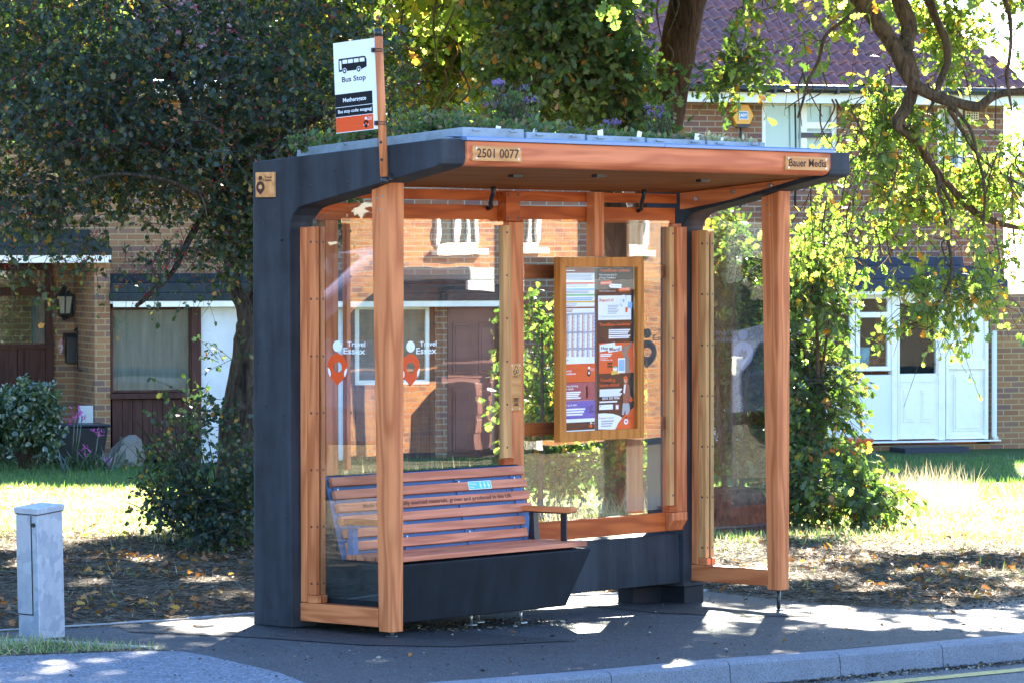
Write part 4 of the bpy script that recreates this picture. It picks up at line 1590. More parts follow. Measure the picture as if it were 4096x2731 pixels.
canopy(hA, -420, 258, 548, 586, 604, .12)
canopy(hA, 259, 720, 652, 690, 704, .22)
m = HB().px(462, 704, 719, 1062, -.2, 0)
hb(m, 'render_panel', RENDER, hA)
ft = window(hA, 255, 706, 441, 902, 0, BROWNW, back=CURTAIN, fw_=.03, depth=.09)
m = HB().px(441, 706, 462, 1062, -.12, .03)
m.px(256, 901, 458, 916, -.12, .06)
for k in range(8):
    a = 258 + k * 23
    m.px(a + .8, 916, a + 22.6, 1055, -.12, -.005)
hb(m, 'boarding', BROWNW, hA, .004)

# house B
canopy(hB, 724, 1205, 655, 690, 704, .22)
m = HB().px(724, 704, 800, 1062, -.2, 0)
hb(m, 'render_panel', RENDER, hB)
window(hB, 815, 700, 988, 884, 0, UPVC, back=CURTAIN, vbars=(.42,), fw_=.06)
m = HB()
m.px(800, 704, 815, 1062, -.12, .02)
m.px(988, 704, 999, 1062, -.12, .02)
for k in range(8):
    a = 816 + k * 21.5
    m.px(a + .8, 886, a + 21, 1060, -.12, -.005)
hb(m, 'boarding', BROWNW, hB, .004)
m = HB().px(1000, 704, 1027, 1062, VU + .002, 0)
m.px(1158, 704, 1205, 1062, VU + .002, 0)
hb(m, 'pier', BRICK, hB)
m = HB()
m.px(1028, 700, 1157, 1062, -.3, -.25)
for xa, xb in ((1040, 1085), (1100, 1145)):
    for ya, yb in ((740, 860), (890, 1040)):
        m.px(xa, ya, xb, yb, -.252, -.235)
        m.px(xa + 6, ya + 8, xb - 6, yb - 8, -.24, -.225)
dB = hb(m, 'door', principled('red_brown_door', (.13, .04, .032), .45, .4), hB, .006)
window(hB, 992, 232, 1092, 330, VW, UPVC, back=ROOMPALE, vbars=(.8,), fw_=.07)
window(hB, 1300, 236, 1370, 330, VW, UPVC, back=ROOMPALE, fw_=.07)
m = HB().px(1212, 238, 1236, 268, VU, VU + .02)
hb(m, 'air_vent', VENTM, hB)

# house C
canopy(hC, 1640, 2316, 612, 668, 676, .22, felt=NAVYFELT)
window(hC, 1747, 232, 1922, 390, VW, UPVC, back=ROOMPALE, vbars=(.57,), hb_=((.36, .57, 1.), (.50, .57, 1.)), fw_=.075)
m = HB().px(1806 + 35, 306, 1911, 317, VW + .001, VW + .02)
hb(m, 'window_handle_bar', GUTTER, hC)
window(hC, 2150, 250, 2212, 390, VW, UPVC, back=ROOMPALE, fw_=.07)
m = HB().px(1640, 676, 1850, 1012, -.2, -.02)
m.px(1850, 860, 2048, 1012, -.2, .0)
hb(m, 'panel', principled('white_panel', (.76, .78, .80), .5, .4), hC, .004)
m = HB().px(1853, 901, 1893, 984, 0.001, .12)
hb(m, 'meter_box', UPVC, hC, .008)
window(hC, 1850, 676, 1964, 852, 0, UPVC, back=ROOMDARK, fw_=.07, depth=.5)
window(hC, 1966, 676, 2048, 852, 0, UPVC, back=ROOMDARK, hb_=((.27, 0, 1),), fw_=.06, depth=.5)
m = HB()                                               # door frame and door
m.px(2049, 676, 2062, 1010, -.1, .03)
m.px(2156, 676, 2172, 1010, -.1, .03)
m.px(2062, 676, 2156, 690, -.1, .025)
fr_ = hb(m, 'door_frame', UPVC, hC, .006)
m = HB()
m.px(2062, 690, 2067, 1008, -.06, .01)
m.px(2150, 690, 2156, 1008, -.06, .01)
m.px(2067, 690, 2150, 697, -.06, .01)
m.px(2067, 857, 2150, 1008, -.06, .01)
m.px(2070, 874, 2147, 877, .01, .018)
for xa, xb in ((2075, 2100), (2116, 2142)):
    m.px(xa, 894, xb, 969, .009, .022)
    m.px(xa + 4, 900, xb - 4, 963, .021, .030)
dr_ = hb(m, 'door', UPVC, hC, .004)
hb(HB().px(2067, 697, 2150, 857, -.03, -.025), 'pane', WGLASS, hC, parent=dr_)
hb(HB().px(2060, 690, 2156, 860, -.42, -.4), 'room', ROOMDARK, hC, parent=dr_)
m = HB().px(2153, 822, 2155.5, 860, .011, .02)
m.px(2150, 834, 2155, 838, .02, .05)
hb(m, 'handle', STEEL, hC, parent=dr_)
m = HB()
m.px(2173, 676, 2271, 1008, -.1, -.02)
m.px(2173, 676, 2180, 1008, -.02, .03)
m.px(2263, 676, 2271, 1008, -.02, .03)
m.px(2180, 829, 2263, 848, -.02, .028)
m.px(2180, 998, 2263, 1008, -.02, .028)
m.px(2180, 676, 2263, 690, -.02, .028)
m.px(2190, 858, 2254, 990, -.02, -.006)
m.px(2195, 864, 2250, 984, -.007, .008)
hb(m, 'side_panel', UPVC, hC, .006)
m = HB().px(1988, 1009, 2300, 1018, -.1, .12)
hb(m, 'threshold', UPVC, hC, .005)
m = HB().px(1640, 1018, 2274, 1080, -.2, .02)
hb(m, 'plinth', BRICKD, hC)
m = HB().px(2273, 675, 2460, 1062, -.4, 0)
hb(m, 'side_wall', BRICKD, hC)
uu, w_ = H(2284, 760, .06)
m = HB().tube([(uu, -.06, w_), (uu, -.06, H(2284, 1000, .06)[1]), (uu + .02, -.10, H(2284, 1008, .06)[1])], .035, 10)
hb(m, 'downpipe', CREAM, hC)
m = HB()
ua, wa = H(2218, 276, VU + .02)
ub, wb = H(2248, 245, VU + .02)
m.bx(ua, ub, VU, VU + .018, wa, wb, 0)
for i in range(5):
    for j in range(5):
        a, b_ = ua + (ub - ua) * (.08 + i * .18), wa + (wb - wa) * (.08 + j * .18)
        m.bx(a, a + (ub - ua) * .11, VU + .018, VU + .0195, b_, b_ + (wb - wa) * .11, 1)
hb(m, 'air_vent', [VENTM, ROOMDARK], hC)
m = HB()
for a in (1700, 1826):
    u_, w_ = H(a, 236, VU + .01)
    m.tube([(u_, -VU - .012, w_), (u_ + .01, -VU - .012, w_ - .6), (u_ + .0, -VU - .012, w_ - 1.4)], .012, 6)
hb(m, 'cable', DARKP, hC)


# things on and in front of the houses
def place(name, xd, yd, v, label, cat, rz=0.):
    u_, w_ = H(xd, yd, v)
    return thing(name, tuple(HO + UH * u_ + VH * v + np.array((0, 0, w_))), label, cat, rz=HRZ + rz)


# alarm box: hexagon
t = place('alarm_box', 1700, 293, VU, 'amber hexagonal burglar alarm box on the brick wall beside the upper white window', 'alarm box')
hx = [(-.08, 0), (.08, 0), (.155, .15), (.08, .30), (-.08, .30), (-.155, .15)]
MB().prism(hx, 'y', -.11, -.004).build('housing', ALARM, t, bevel=.012, local=True)
MB().prism([(-.075, -.004), (.075, -.004), (.095, .04), (-.095, .04)], 'y', -.116, -.01).build('base_cap', DARKP, t, local=True)
FA = ((-.06, -.113, .10), (1, 0, 0), (0, 0, 1), (0, -1, 0))
lb = MB().rect(FA, 0, .13, 0, .11, 0, .002, 0)
lb.rect(FA, .008, .122, .008, .102, .002, .001, 1)
lb.text('ADT', FA, .065, .038, .098, .036, 0, .04, d=.003, align='c')
lb.build('label_plate', [WHITE, principled('blue_alarm_label', (.12, .25, .5), .4)], t, local=True)
m = MB()
for k in range(9):
    z = .06 + k * .014
    m.box(-.155 + abs(.15 - z) * .5 - .004, -.145 + abs(.15 - z) * .5, -.095, -.03, z, z + .006)
m.build('louvre', DARKP, t, local=True)

# lantern and letter box on the pier's cheek
def cheek(name, xd, yd, label, cat):
    v_, w_ = HC(xd, yd, uP0)
    return thing(name, tuple(HO + UH * uP0 + VH * v_ + np.array((0, 0, w_))), label, cat, rz=HRZ)


t = cheek('wall_lantern', 172, 736, 'black coach lantern on the brick pier beside the brown front door', 'lantern')
def sq(r, z, cx=-.14):
    return [(cx + a * r, b_ * r, z) for a, b_ in ((-1, -1), (1, -1), (1, 1), (-1, 1))]
def loft(m, rings, mi=0):
    vs = [p for r in rings for p in r]
    n = len(rings[0])
    fs = [tuple(range(n))[::-1], tuple(range(len(vs) - n, len(vs)))]
    for k in range(len(rings) - 1):
        fs += [(k * n + i, k * n + (i + 1) % n, (k + 1) * n + (i + 1) % n, (k + 1) * n + i) for i in range(n)]
    return m.add(vs, fs, mi)
m = MB()
loft(m, [sq(.012, 0), sq(.02, .03), sq(.05, .05), sq(.075, .075), sq(.075, .09)])
loft(m, [sq(.10, .30), sq(.105, .31), sq(.055, .37), sq(.03, .39), sq(.035, .40), sq(.012, .43)])
for a, b_ in ((-1, -1), (1, -1), (1, 1), (-1, 1), (0, -1), (0, 1), (-1, 0)):
    m.hexa([(x_, y_, z_) for z_, r in ((.088, .07), (.302, .094)) for x_, y_ in [(-.14 + a * r - .007, b_ * r - .007), (-.14 + a * r + .007, b_ * r - .007), (-.14 + a * r + .007, b_ * r + .007), (-.14 + a * r - .007, b_ * r + .007)]])
m.box(-.03, -.002, -.04, .04, .10, .30)
m.tube([(-.02, 0, .2), (-.03, 0, .05), (-.14, 0, .02)], .010, 8)
m.build('lantern_frame', BLACKM, t, local=True)
m = MB()
loft(m, [sq(.062, .09), sq(.086, .30)])
m.build('glazing', LANTG, t, local=True)
t = cheek('letter_box', 172, 833, 'black arched letter box with a newspaper poking out below the lantern', 'letter box')
m = MB()
arch = [(-.115, 0), (.115, 0), (.115, .30)] + [(.115 * math.cos(q), .30 + .075 * math.sin(q)) for q in np.linspace(.2, PI - .2, 9)] + [(-.115, .30)]
m.prism(arch, 'x', -.12, -.002)
m.build('body', BLACKM, t, bevel=.006, local=True)
m = MB().prism([(p[0] * 1.14, p[1]) for p in arch[2:]], 'x', -.145, -.001)
m.build('hood', BLACKM, t, local=True)
m = MB().tube([(-.16, .06, .30), (-.17, .03, .22), (-.165, .02, .10)], [.03, .035, .032], 10)
np_ = m.build('newspaper', principled('newsprint', (.5, .32, .28), .8, build=lambda b: dict(col=b.ramp(b.noise(objco(b), 30, 2), [(.4, (.55, .5, .48)), (.55, (.5, .12, .08)), (.65, (.2, .2, .2))]))), t, local=True)
m = MB()
m.tube([(-.015, -.02, .40), (-.012, -.18, .44), (-.012, -.22, .30), (-.012, -.22, -.05), (-.012, -.30, -.09), (-.012, -.48, -.08)], .008, 6)
cb = m.build('cable', BLACKM, t, local=True)

# orange planter, black step, pots on the windowsill
t = place('planter', 1935, 1050, .55, 'orange plastic planter in front of the white panels', 'planter')
m = MB()
loft(m, [[(a * .24, b_ * .17, 0) for a, b_ in ((-1, -1), (1, -1), (1, 1), (-1, 1))], [(a * .30, b_ * .22, .20) for a, b_ in ((-1, -1), (1, -1), (1, 1), (-1, 1))]])
loft(m, [[(a * .33, b_ * .25, .20) for a, b_ in ((-1, -1), (1, -1), (1, 1), (-1, 1))], [(a * .335, b_ * .255, .25) for a, b_ in ((-1, -1), (1, -1), (1, 1), (-1, 1))]])
m.build('pot', TERRA, t, bevel=.01, local=True)
t = place('door_step', 2133, 1047, .45, 'low black step in front of the white door', 'step')
m = MB()
m.prism([(-.30, 0), (.25, 0), (.22, .13), (-.27, .13)], 'x', -.46, .46)
m.build('tread', principled('black_rubber', (.015, .016, .022), .6), t, bevel=.015, local=True)
m = MB()
for k in range(5):
    m.box(-.42, .42, -.22 + k * .09, -.2 + k * .09, .131, .136)
m.build('grip_strip', DARKP, t, local=True)
t = place('bucket', 1980, 841, -.2, 'pale blue bucket on the porch windowsill', 'bucket')
m = MB().tube([(0, 0, 0), (0, 0, .24)], [.085, .11], 18)
m.tube([(0, 0, .235), (0, 0, .25)], [.118, .118], 18)
m.build('pail', BUCKET, t, local=True)
m = MB().tube([(.02, 0, .2), (.10, 0, .36), (.16, .0, .40)], [.012, .012, .03], 8)
m.build('brush', BLACKM, t, local=True)
for xd, sc_, lb_ in ((1996, .55, 'tiny orange flowerpot on the porch windowsill beside the bucket'), (2006, 1., 'larger brown flowerpot on the porch windowsill')):
    t = place('flowerpot', xd, 841, -.2, lb_, 'flowerpot')
    m = MB().tube([(0, 0, 0), (0, 0, .13 * sc_)], [.065 * sc_, .085 * sc_], 14)
    m.tube([(0, 0, .11 * sc_), (0, 0, .14 * sc_)], [.095 * sc_, .095 * sc_], 14)
    m.build('pot', TERRA if sc_ < 1 else BRICKP, t, local=True)
# things by the left house
t = place('storage_tub', 160, 1060, .9, 'dark plastic storage tub on the path behind the rounded bush', 'tub')
m = MB()
loft(m, [[(a * .36, b_ * .24, 0) for a, b_ in ((-1, -1), (1, -1), (1, 1), (-1, 1))], [(a * .42, b_ * .28, .42) for a, b_ in ((-1, -1), (1, -1), (1, 1), (-1, 1))]])
m.build('tub', principled('dark_blue_plastic', (.012, .015, .022), .45, .4), t, bevel=.02, local=True)
m = MB().box(-.45, .45, -.30, .30, .425, .455)
m.build('lid', principled('dark_lid', (.016, .02, .028), .4, .4), t, bevel=.015, local=True)
t = place('meter_post', 197, 1056, .55, 'short pale grey plastic post with a coiled hose against the brick pier', 'post')
MB().box(-.085, .085, -.04, .04, 0, .66).build('post', principled('grey_plastic', (.45, .48, .47), .5), t, bevel=.008, local=True)
m = MB()
pts = [(.03 + .07 * math.cos(q), -.055 - .004 * q / 6, .25 + .1 * math.sin(q)) for q in np.linspace(0, 6 * PI, 60)]
m.tube(pts, .008, 6)
m.build('hose', BLACKM, t, local=True)
P = HO + UH * U(262) + VH * .45
t = thing('garden_rock', (P[0], P[1], float(G(P[0], P[1]))), 'weathered pale rock at the foot of the brick pier', 'rock')
m = MB()
rings = []
for k, (r, z) in enumerate(((.30, -.05), (.29, .08), (.22, .22), (.15, .33), (.05, .39))):
    rings.append([(r * (1 + .22 * math.sin(3 * q + k)) * math.cos(q) + .04 * k, r * .7 * (1 + .2 * math.cos(4 * q + 2 * k)) * math.sin(q), z) for q in np.linspace(0, 2 * PI, 13)[:-1]])
loft(m, rings)
m.build('rock', STONE, t, bevel=.02, local=True)

# ------------------------------------------------------------------ house across the road (seen in the shelter's glass)
YO = -24.0
YM = 2 * .664 - YO                                     # its mirror image in the back panes


def OX(xd, yd):
    P = unp(xd, yd, 'y', YM)
    return P[0], P[2]


zo = float(G(26, -24)) - .2
xa_, xb_ = OX(560, 600)[0], OX(1700, 600)[0]
hO = thing('brick_house', ((xa_ + xb_) / 2, YO, zo), 'sunlit orange brick house across the road, seen only as a reflection in the shelter glass', 'house')
ztop = OX(1000, 380)[1] + 1.2
MB().box(xa_, xb_, YO - 8, YO, zo, ztop).build('wall', BRICKO, hO)
MB().prism([(YO + .4, ztop), (YO - 8.4, ztop), (YO - 4, ztop + 2.6)], 'x', xa_ - .3, xb_ + .3).build('roof', TILE, hO)


def owin(xa, xb, yt, yb, bars):
    a, zt = OX(xa, yt)
    b_, zb = OX(xb, yb)
    m = MB()
    m.box(a, b_, YO - .02, YO + .05, zb, zb + .08)
    m.box(a, b_, YO - .02, YO + .05, zt - .08, zt)
    for f in (0,) + bars + (1,):
        c_ = a + (b_ - a) * f
        m.box(c_ - .04, c_ + .04, YO - .02, YO + .049, zb + .08, zt - .08)
    m.box(a - .12, b_ + .12, YO, YO + .14, zb - .09, zb - .002)
    f_ = m.build('window', UPVC, hO, bevel=.006)
    MB().box(a + .03, b_ - .03, YO + .002, YO + .01, zb + .05, zt - .05).build('pane', principled('dark_window_glass', (.02, .025, .025), .05, .6), f_)


owin(1000, 1095, 455, 572, (.45, .72))
owin(1185, 1232, 470, 570, (.6,))
owin(1390, 1480, 460, 575, (.5,))
owin(660, 760, 460, 575, (.5,))
a, zt = OX(915, 606)
b_, zb = OX(1300, 650)
MB().box(a, b_, YO + .001, YO + 1.4, zb + .06, zt - .05).build('porch_roof', principled('grey_porch_roof', (.42, .44, .43), .6), hO, bevel=.02)
MB().box(a - .1, b_ + .1, YO + 1.401, YO + 1.45, zb - .10, zb + .055).build('porch_fascia', UPVC, hO, bevel=.006)
a1, _ = OX(1030, 700)
b1, zl = OX(1140, 780)
MB().box(a1 - .2, b1 + .5, YO + .001, YO + .06, zo, zb - .12).build('garage_door', principled('red_brown_garage_door', (.17, .06, .045), .5, .4), hO)
m = MB()
for k in range(9):
    z = zb - .3 - k * .28
    if z > zo + .2:
        m.box(a1 - .1, b1 + .4, YO + .0601, YO + .075, z, z + .2)
m.build('door_board', principled('brown_garage_board', (.22, .085, .06), .5, .4), hO, bevel=.01)
m = MB()
a2, z2 = OX(1075, 815)
b2, z3 = OX(1145, 940)
cx2, hw2 = (a2 + b2) / 2, (b2 - a2) / 2
arc = [(cx2 - hw2, zo), (cx2 - hw2, z2), (cx2 + hw2, z2), (cx2 + hw2, zo), (cx2 + hw2 * .6, zo)] + [(cx2 + hw2 * .6 * math.cos(q), z2 - hw2 * .95 + hw2 * .6 * math.sin(q)) for q in np.linspace(0, PI, 11)] + [(cx2 - hw2 * .6, zo)]
m.prism(arc, 'y', YO + .5, YO + .9)
m.build('porch_arch', UPVC, hO)
for xd in (1020, 1280):
    a, _ = OX(xd, 700)
    MB().tube([(a, YO + 1.3, zo), (a, YO + 1.3, zb - .1)], .06, 10).build('porch_post', UPVC, hO)
# ------------------------------------------------------------------ foliage
_o = [(.10, .03), (.18, .05), (.25, .17), (.31, .18), (.36, .10), (.42, .11), (.48, .28), (.56, .29), (.60, .15), (.66, .16), (.74, .33), (.81, .30), (.84, .17), (.92, .20), (.99, .10)]
OAK_SHAPE = np.array([(0, 0)] + _o + [(x_, -y_) for x_, y_ in _o[::-1]])
HAW_SHAPE = np.array([(0, 0), (.25, .12), (.45, .40), (.62, .26), (.85, .30), (1, 0), (.85, -.30), (.62, -.26), (.45, -.40), (.25, -.12)])
OVAL_SHAPE = np.array([(0, 0), (.3, .2), (.65, .24), (1, 0), (.65, -.24), (.3, -.2)])
BLADE = np.array([(0, .5), (1, 0), (0, -.5)])


def leaves(pos, dirn, nor, size, shape, curl=.25, cup=.15):
    """(N*k,3) vertices of leaf faces."""
    d = nrm(dirn)
    s = nrm(np.cross(nor, d))
    n = np.cross(d, s)
    x, y = shape[:, 0], shape[:, 1]
    z = -curl * x ** 2 + cup * np.abs(y)
    return (pos[:, None] + size[:, None, None] * (x[None, :, None] * d[:, None] + y[None, :, None] * s[:, None] + z[None, :, None] * n[:, None])).reshape(-1, 3)


def twigs(p0, p1, p2, r0=.004, r1=.0015):
    """three-sided bent twigs as quads: (S*2*3*4,3)."""
    out = []
    for a, b_, ra, rb in ((p0, p1, r0, (r0 + r1) / 2), (p1, p2, (r0 + r1) / 2, r1)):
        t = nrm(b_ - a)
        e1 = nrm(np.cross(t, np.array((.3, .5, .81))))
        e2 = np.cross(t, e1)
        for k in range(3):
            q0, q1 = 2 * PI * k / 3, 2 * PI * (k + 1) / 3
            c0 = math.cos(q0) * e1 + math.sin(q0) * e2
            c1 = math.cos(q1) * e1 + math.sin(q1) * e2
            out.append(np.stack([a + c0 * ra, a + c1 * ra, b_ + c1 * rb, b_ + c0 * rb], 1))
    return np.concatenate(out, 0).reshape(-1, 3)


# ground patches the sun reaches through gaps in the crowns (centre and radii, in pixels of the picture of the ground)
SUNNY = [(440, 1433, 75, 9), (545, 1422, 30, 6), (1350, 1450, 62, 18), (1500, 1519, 80, 16), (1510, 1484, 36, 12), (1755, 1500, 62, 15), (1740, 1482, 40, 9), (1900, 1398, 110, 10), (1960, 1412, 90, 10), (1870, 1422, 60, 8), (2000, 1438, 90, 7),
         (2120, 1428, 70, 9), (2260, 1432, 80, 11), (2230, 1405, 90, 7), (2310, 1450, 60, 8), (1590, 1530, 40, 10), (110, 1530, 45, 14), (170, 1512, 40, 7), (60, 1560, 40, 10), (565, 1526, 45, 7), (700, 1512, 30, 5), (300, 1500, 50, 5),
         (1700, 1262, 70, 14), (1660, 1300, 50, 10), (1900, 1240, 60, 8), (2080, 1290, 90, 9), (2200, 1320, 70, 8), (2300, 1290, 50, 9), (1930, 1330, 70, 8), (2050, 1350, 60, 8), (2180, 1370, 90, 8), (1860, 1290, 40, 9), (2330, 1350, 50, 9), (1970, 1380, 80, 7), (1720, 1345, 60, 9), (1690, 1275, 90, 16), (1860, 1258, 90, 10), (2030, 1262, 120, 9), (2200, 1282, 120, 10), (1950, 1305, 100, 8), (2110, 1325, 110, 7), (2290, 1330, 80, 8), (1830, 1330, 80, 8), (1990, 1360, 110, 7), (2140, 1385, 110, 7), (2300, 1372, 80, 7), (1760, 1300, 60, 7),
         (70, 1300, 60, 10), (330, 1290, 60, 9), (470, 1340, 60, 9), (210, 1345, 60, 8), (560, 1372, 40, 8)]
SUNNY = [(a_, b_, c_ * (.68 if a_ > 1640 else .9), d_ * (.72 if a_ > 1640 else .9)) for a_, b_, c_, d_ in SUNNY]
LAWN_L = [(-200, 1120), (470, 1120), (520, 1170), (430, 1222), (250, 1238), (100, 1262), (-200, 1290)]
LAWN_R = [(1600, 1040), (2600, 1040), (2600, 1196), (2200, 1204), (2000, 1218), (1850, 1214), (1600, 1225)]
LAWN_M = [(1000, 1095), (1600, 1095), (1600, 1200), (1200, 1190), (1000, 1180)]


def sunny(P):
    """True where a leaf at P would shade one of the sunny patches."""
    z = -.15
    for _ in range(3):
        t = (P[:, 2] - z) / SUN[2]
        Q = P - SUN * t[:, None]
        z = G(Q[:, 0], Q[:, 1])
    xd, yd, zz = proj(np.stack([Q[:, 0], Q[:, 1], z], -1))
    bad = inside(LAWN_L, xd, yd) | inside(LAWN_R, xd, yd) | inside(LAWN_M, xd, yd)
    for cx, cy, rx, ry in SUNNY:
        bad |= ((xd - cx) / rx) ** 2 + ((yd - cy) / ry) ** 2 < 1
    return bad


def blob_pts(blobs, n):
    """points inside blobs given as (xd, yd, depth Z, half-width px, half-height px, half-depth m, weight)."""
    wts = np.array([q[6] for q in blobs], float)
    ch = rng.choice(len(blobs), n, p=wts / wts.sum())
    q = np.array([b_[:6] for b_ in blobs], float)[ch]
    r = nrm(rng.normal(size=(n, 3))) * (rng.random((n, 1)) ** .42)
    Z = q[:, 2] + r[:, 2] * q[:, 5]
    k = Z / q[:, 2]
    xd = 1176 + (q[:, 0] - 1176 + r[:, 0] * q[:, 3]) / k
    yd = 784 + (q[:, 1] - 784 + r[:, 1] * q[:, 4]) / k
    d = fw[None] + rt[None] * ((xd * DSC - 2048) / FPX)[:, None] - up[None] * ((yd * DSC - 1365.5) / FPX)[:, None]
    return CAM + d * Z[:, None]


def clump(P, f, ph):
    return (np.sin(P[:, 0] * f + ph) * np.sin(P[:, 1] * f * 1.13 + 1.7 * ph) + np.sin(P[:, 2] * f * 1.4 + P[:, 0] * f * .5 + .6 * ph) * np.sin(P[:, 1] * f * .7 - P[:, 2] * f * .9))


def crown(blobs, n, per, leaf, shape, length, droop, thr=-.5, freq=3., ph=0., spread=.6, twr=.004, up_n=.7, cut=True, keep=None, size_sd=.22):
    """sprays of leaves along short twigs; returns (leaf verts, twig verts, spray starts)."""
    p0 = blob_pts(blobs, n)
    ok = clump(p0, freq, ph) > thr
    if keep is not None:
        ok &= keep(p0)
    p0 = p0[ok]
    n = len(p0)
    d = nrm(rng.normal(size=(n, 3)) * np.array((1, 1, .7)) + np.array((0, 0, .1)))
    ln = length * rng.uniform(.6, 1.3, n)
    p1 = p0 + d * (ln * .5)[:, None]
    p2 = p0 + d * ln[:, None] + np.array((0, 0, -1)) * (droop * ln)[:, None]
    t = rng.uniform(.1, 1., (n, per))
    a = (1 - t)[..., None] ** 2 * p0[:, None] + (2 * t * (1 - t))[..., None] * p1[:, None] + (t ** 2)[..., None] * p2[:, None]
    a = a.reshape(-1, 3)
    dd = np.repeat(d, per, 0)
    ld = nrm(dd * .6 + rng.normal(size=a.shape) * spread + np.array((0, 0, -.35)))
    nn = nrm(rng.normal(size=a.shape) + np.array((0, 0, up_n)))
    sz = leaf * np.clip(rng.normal(1, size_sd, len(a)), .45, 1.6)
    if cut:
        gs = ~(sunny(p0) | sunny(p2))
        g = ~sunny(a) & np.repeat(gs, per)
        a, ld, nn, sz = a[g], ld[g], nn[g], sz[g]
        g2 = gs
        p0, p1, p2 = p0[g2], p1[g2], p2[g2]
    return leaves(a, ld, nn, sz, shape), twigs(p0, p1, p2, twr, twr * .4), p0


def PX(pts):
    """polyline given as (xd, yd, Z)."""
    return [unp(a, b_, 'Z', z) for a, b_, z in pts]


def px_r(w, z):
    return w / 2 * z / (FPX / DSC)


def limb(m, pts, n=10, wob=0.):
    """pts: (xd, yd, Z, width in px). m: a mesh to add to, or (name, material, parent) for a part of its own."""
    P = PX([p[:3] for p in pts])
    R = [px_r(p[3], p[2]) for p in pts]
    # Catmull-Rom refinement so that limbs bend instead of kinking
    Q, RR = [], []
    for i in range(len(P) - 1):
        a, b_, c_, d_ = P[max(i - 1, 0)], P[i], P[i + 1], P[min(i + 2, len(P) - 1)]
        for t in np.linspace(0, 1, 6)[:-1]:
            Q.append(.5 * ((2 * b_) + (-a + c_) * t + (2 * a - 5 * b_ + 4 * c_ - d_) * t * t + (-a + 3 * b_ - 3 * c_ + d_) * t ** 3))
            RR.append((R[i] * (1 - t) + R[i + 1] * t) * (1 + wob * rng.uniform(-1, 1)))
    Q.append(P[-1])
    RR.append(R[-1])
    if isinstance(m, tuple):
        MB().tube(Q, RR, n).build(*m)
    else:
        m.tube(Q, RR, n)
    return Q


# ---- hawthorn behind the left end of the shelter
bp = gh(545, 1255)
HT = thing('hawthorn_tree', tuple(bp), 'dark dense hawthorn tree full of red berries behind the shelter and its bus stop flag', 'tree')
ZH = 28.6
m = MB()
limb(m, [(548, 1275, ZH, 190), (550, 1225, ZH, 150), (552, 1100, ZH, 118), (556, 950, ZH, 96), (566, 820, ZH, 70), (572, 740, ZH, 56)], 16, .07)
limb(m, [(572, 770, ZH, 50), (560, 705, ZH, 40), (538, 655, ZH, 34), (528, 590, ZH, 32), (505, 470, ZH - .1, 30), (470, 330, ZH - .2, 26), (400, 180, ZH - .3, 20), (330, 20, ZH, 14), (300, -200, ZH, 8)], 12, .06)
limb(m, [(572, 760, ZH, 48), (590, 660, ZH + .2, 38), (575, 520, ZH + .3, 34), (560, 400, ZH + .4, 30), (600, 220, ZH + .5, 24), (680, 60, ZH + .6, 16), (720, -200, ZH + .8, 8)], 12, .06)
limb(m, [(540, 665, ZH, 26), (534, 645, ZH - .1, 18), (532, 625, ZH - .15, 8)], 8, .15)
trunk = m.build('trunk', HBARK, HT)
m = ('branch', HBARK, HT)
limb(m, [(500, 455, ZH - .1, 20), (440, 540, ZH - .6, 15), (400, 620, ZH - .9, 12), (350, 670, ZH - 1.0, 13), (312, 705, ZH - 1.05, 9)], 8, .12)
limb(m, [(480, 350, ZH, 22), (380, 330, ZH - .8, 20), (260, 340, ZH - 1.4, 18), (120, 330, ZH - 1.6, 10), (-60, 300, ZH - 1.6, 6)], 8, .1)
limb(m, [(440, 270, ZH, 18), (330, 240, ZH + .6, 15), (220, 170, ZH + 1, 12), (60, 90, ZH + 1.2, 7)], 8, .1)
limb(m, [(560, 420, ZH + .3, 20), (650, 320, ZH - .8, 16), (760, 260, ZH - 1.4, 11), (860, 240, ZH - 1.6, 6)], 8, .1)
limb(m, [(520, 520, ZH, 14), (420, 430, ZH - 1.6, 11), (280, 400, ZH - 2.2, 8), (180, 420, ZH - 2.3, 5)], 8, .1)
limb(m, [(380, 180, ZH - .3, 14), (420, 60, ZH - 1.2, 10), (300, -60, ZH - 1.8, 6)], 8, .1)
m = MB()
for k in range(46):
    xa, ya, za = rng.uniform(0, 850), rng.uniform(60, 520), ZH + rng.uniform(-2.2, 2)
    dx, dy = rng.uniform(-130, 130), rng.uniform(-20, 110)
    limb(m, [(xa, ya, za, 6), (xa + dx * .5 + rng.uniform(-15, 15), ya + dy * .4 + rng.uniform(-15, 15), za + rng.uniform(-.2, .2), 4.5), (xa + dx, ya + dy, za + rng.uniform(-.4, .4), 2)], 5, .1)
m.build('twigs', HBARK, HT)
HB_ = [(330, 130, ZH, 620, 330, 2.4, 5.), (120, 300, ZH - .8, 330, 240, 1.8, 1.6), (470, 340, ZH - .6, 330, 200, 1.7, 1.9), (700, 200, ZH - .4, 240, 210, 1.6, 1.3), (720, 380, ZH + .5, 150, 160, 1.2, .5), (-300, 100, ZH, 420, 420, 2.4, 2.6), (250, -350, ZH, 620, 300, 2.3, 3.0), (540, 560, ZH - .2, 62, 100, .35, .16), (560, 480, ZH + .2, 75, 90, .6, .22), (60, 470, ZH - 1.5, 160, 90, .7, .25), (520, 640, ZH, 40, 50, .3, .05)]


def kh(P):
    xd, yd, z = proj(P)
    # ragged lower edge of the crown
    edge = 545 + 35 * np.sin(xd * .021) + 28 * np.sin(xd * .057 + 1) + rng.uniform(-60, 70, len(xd))
    return (yd < edge) | ((xd > 470) & (yd < 720))


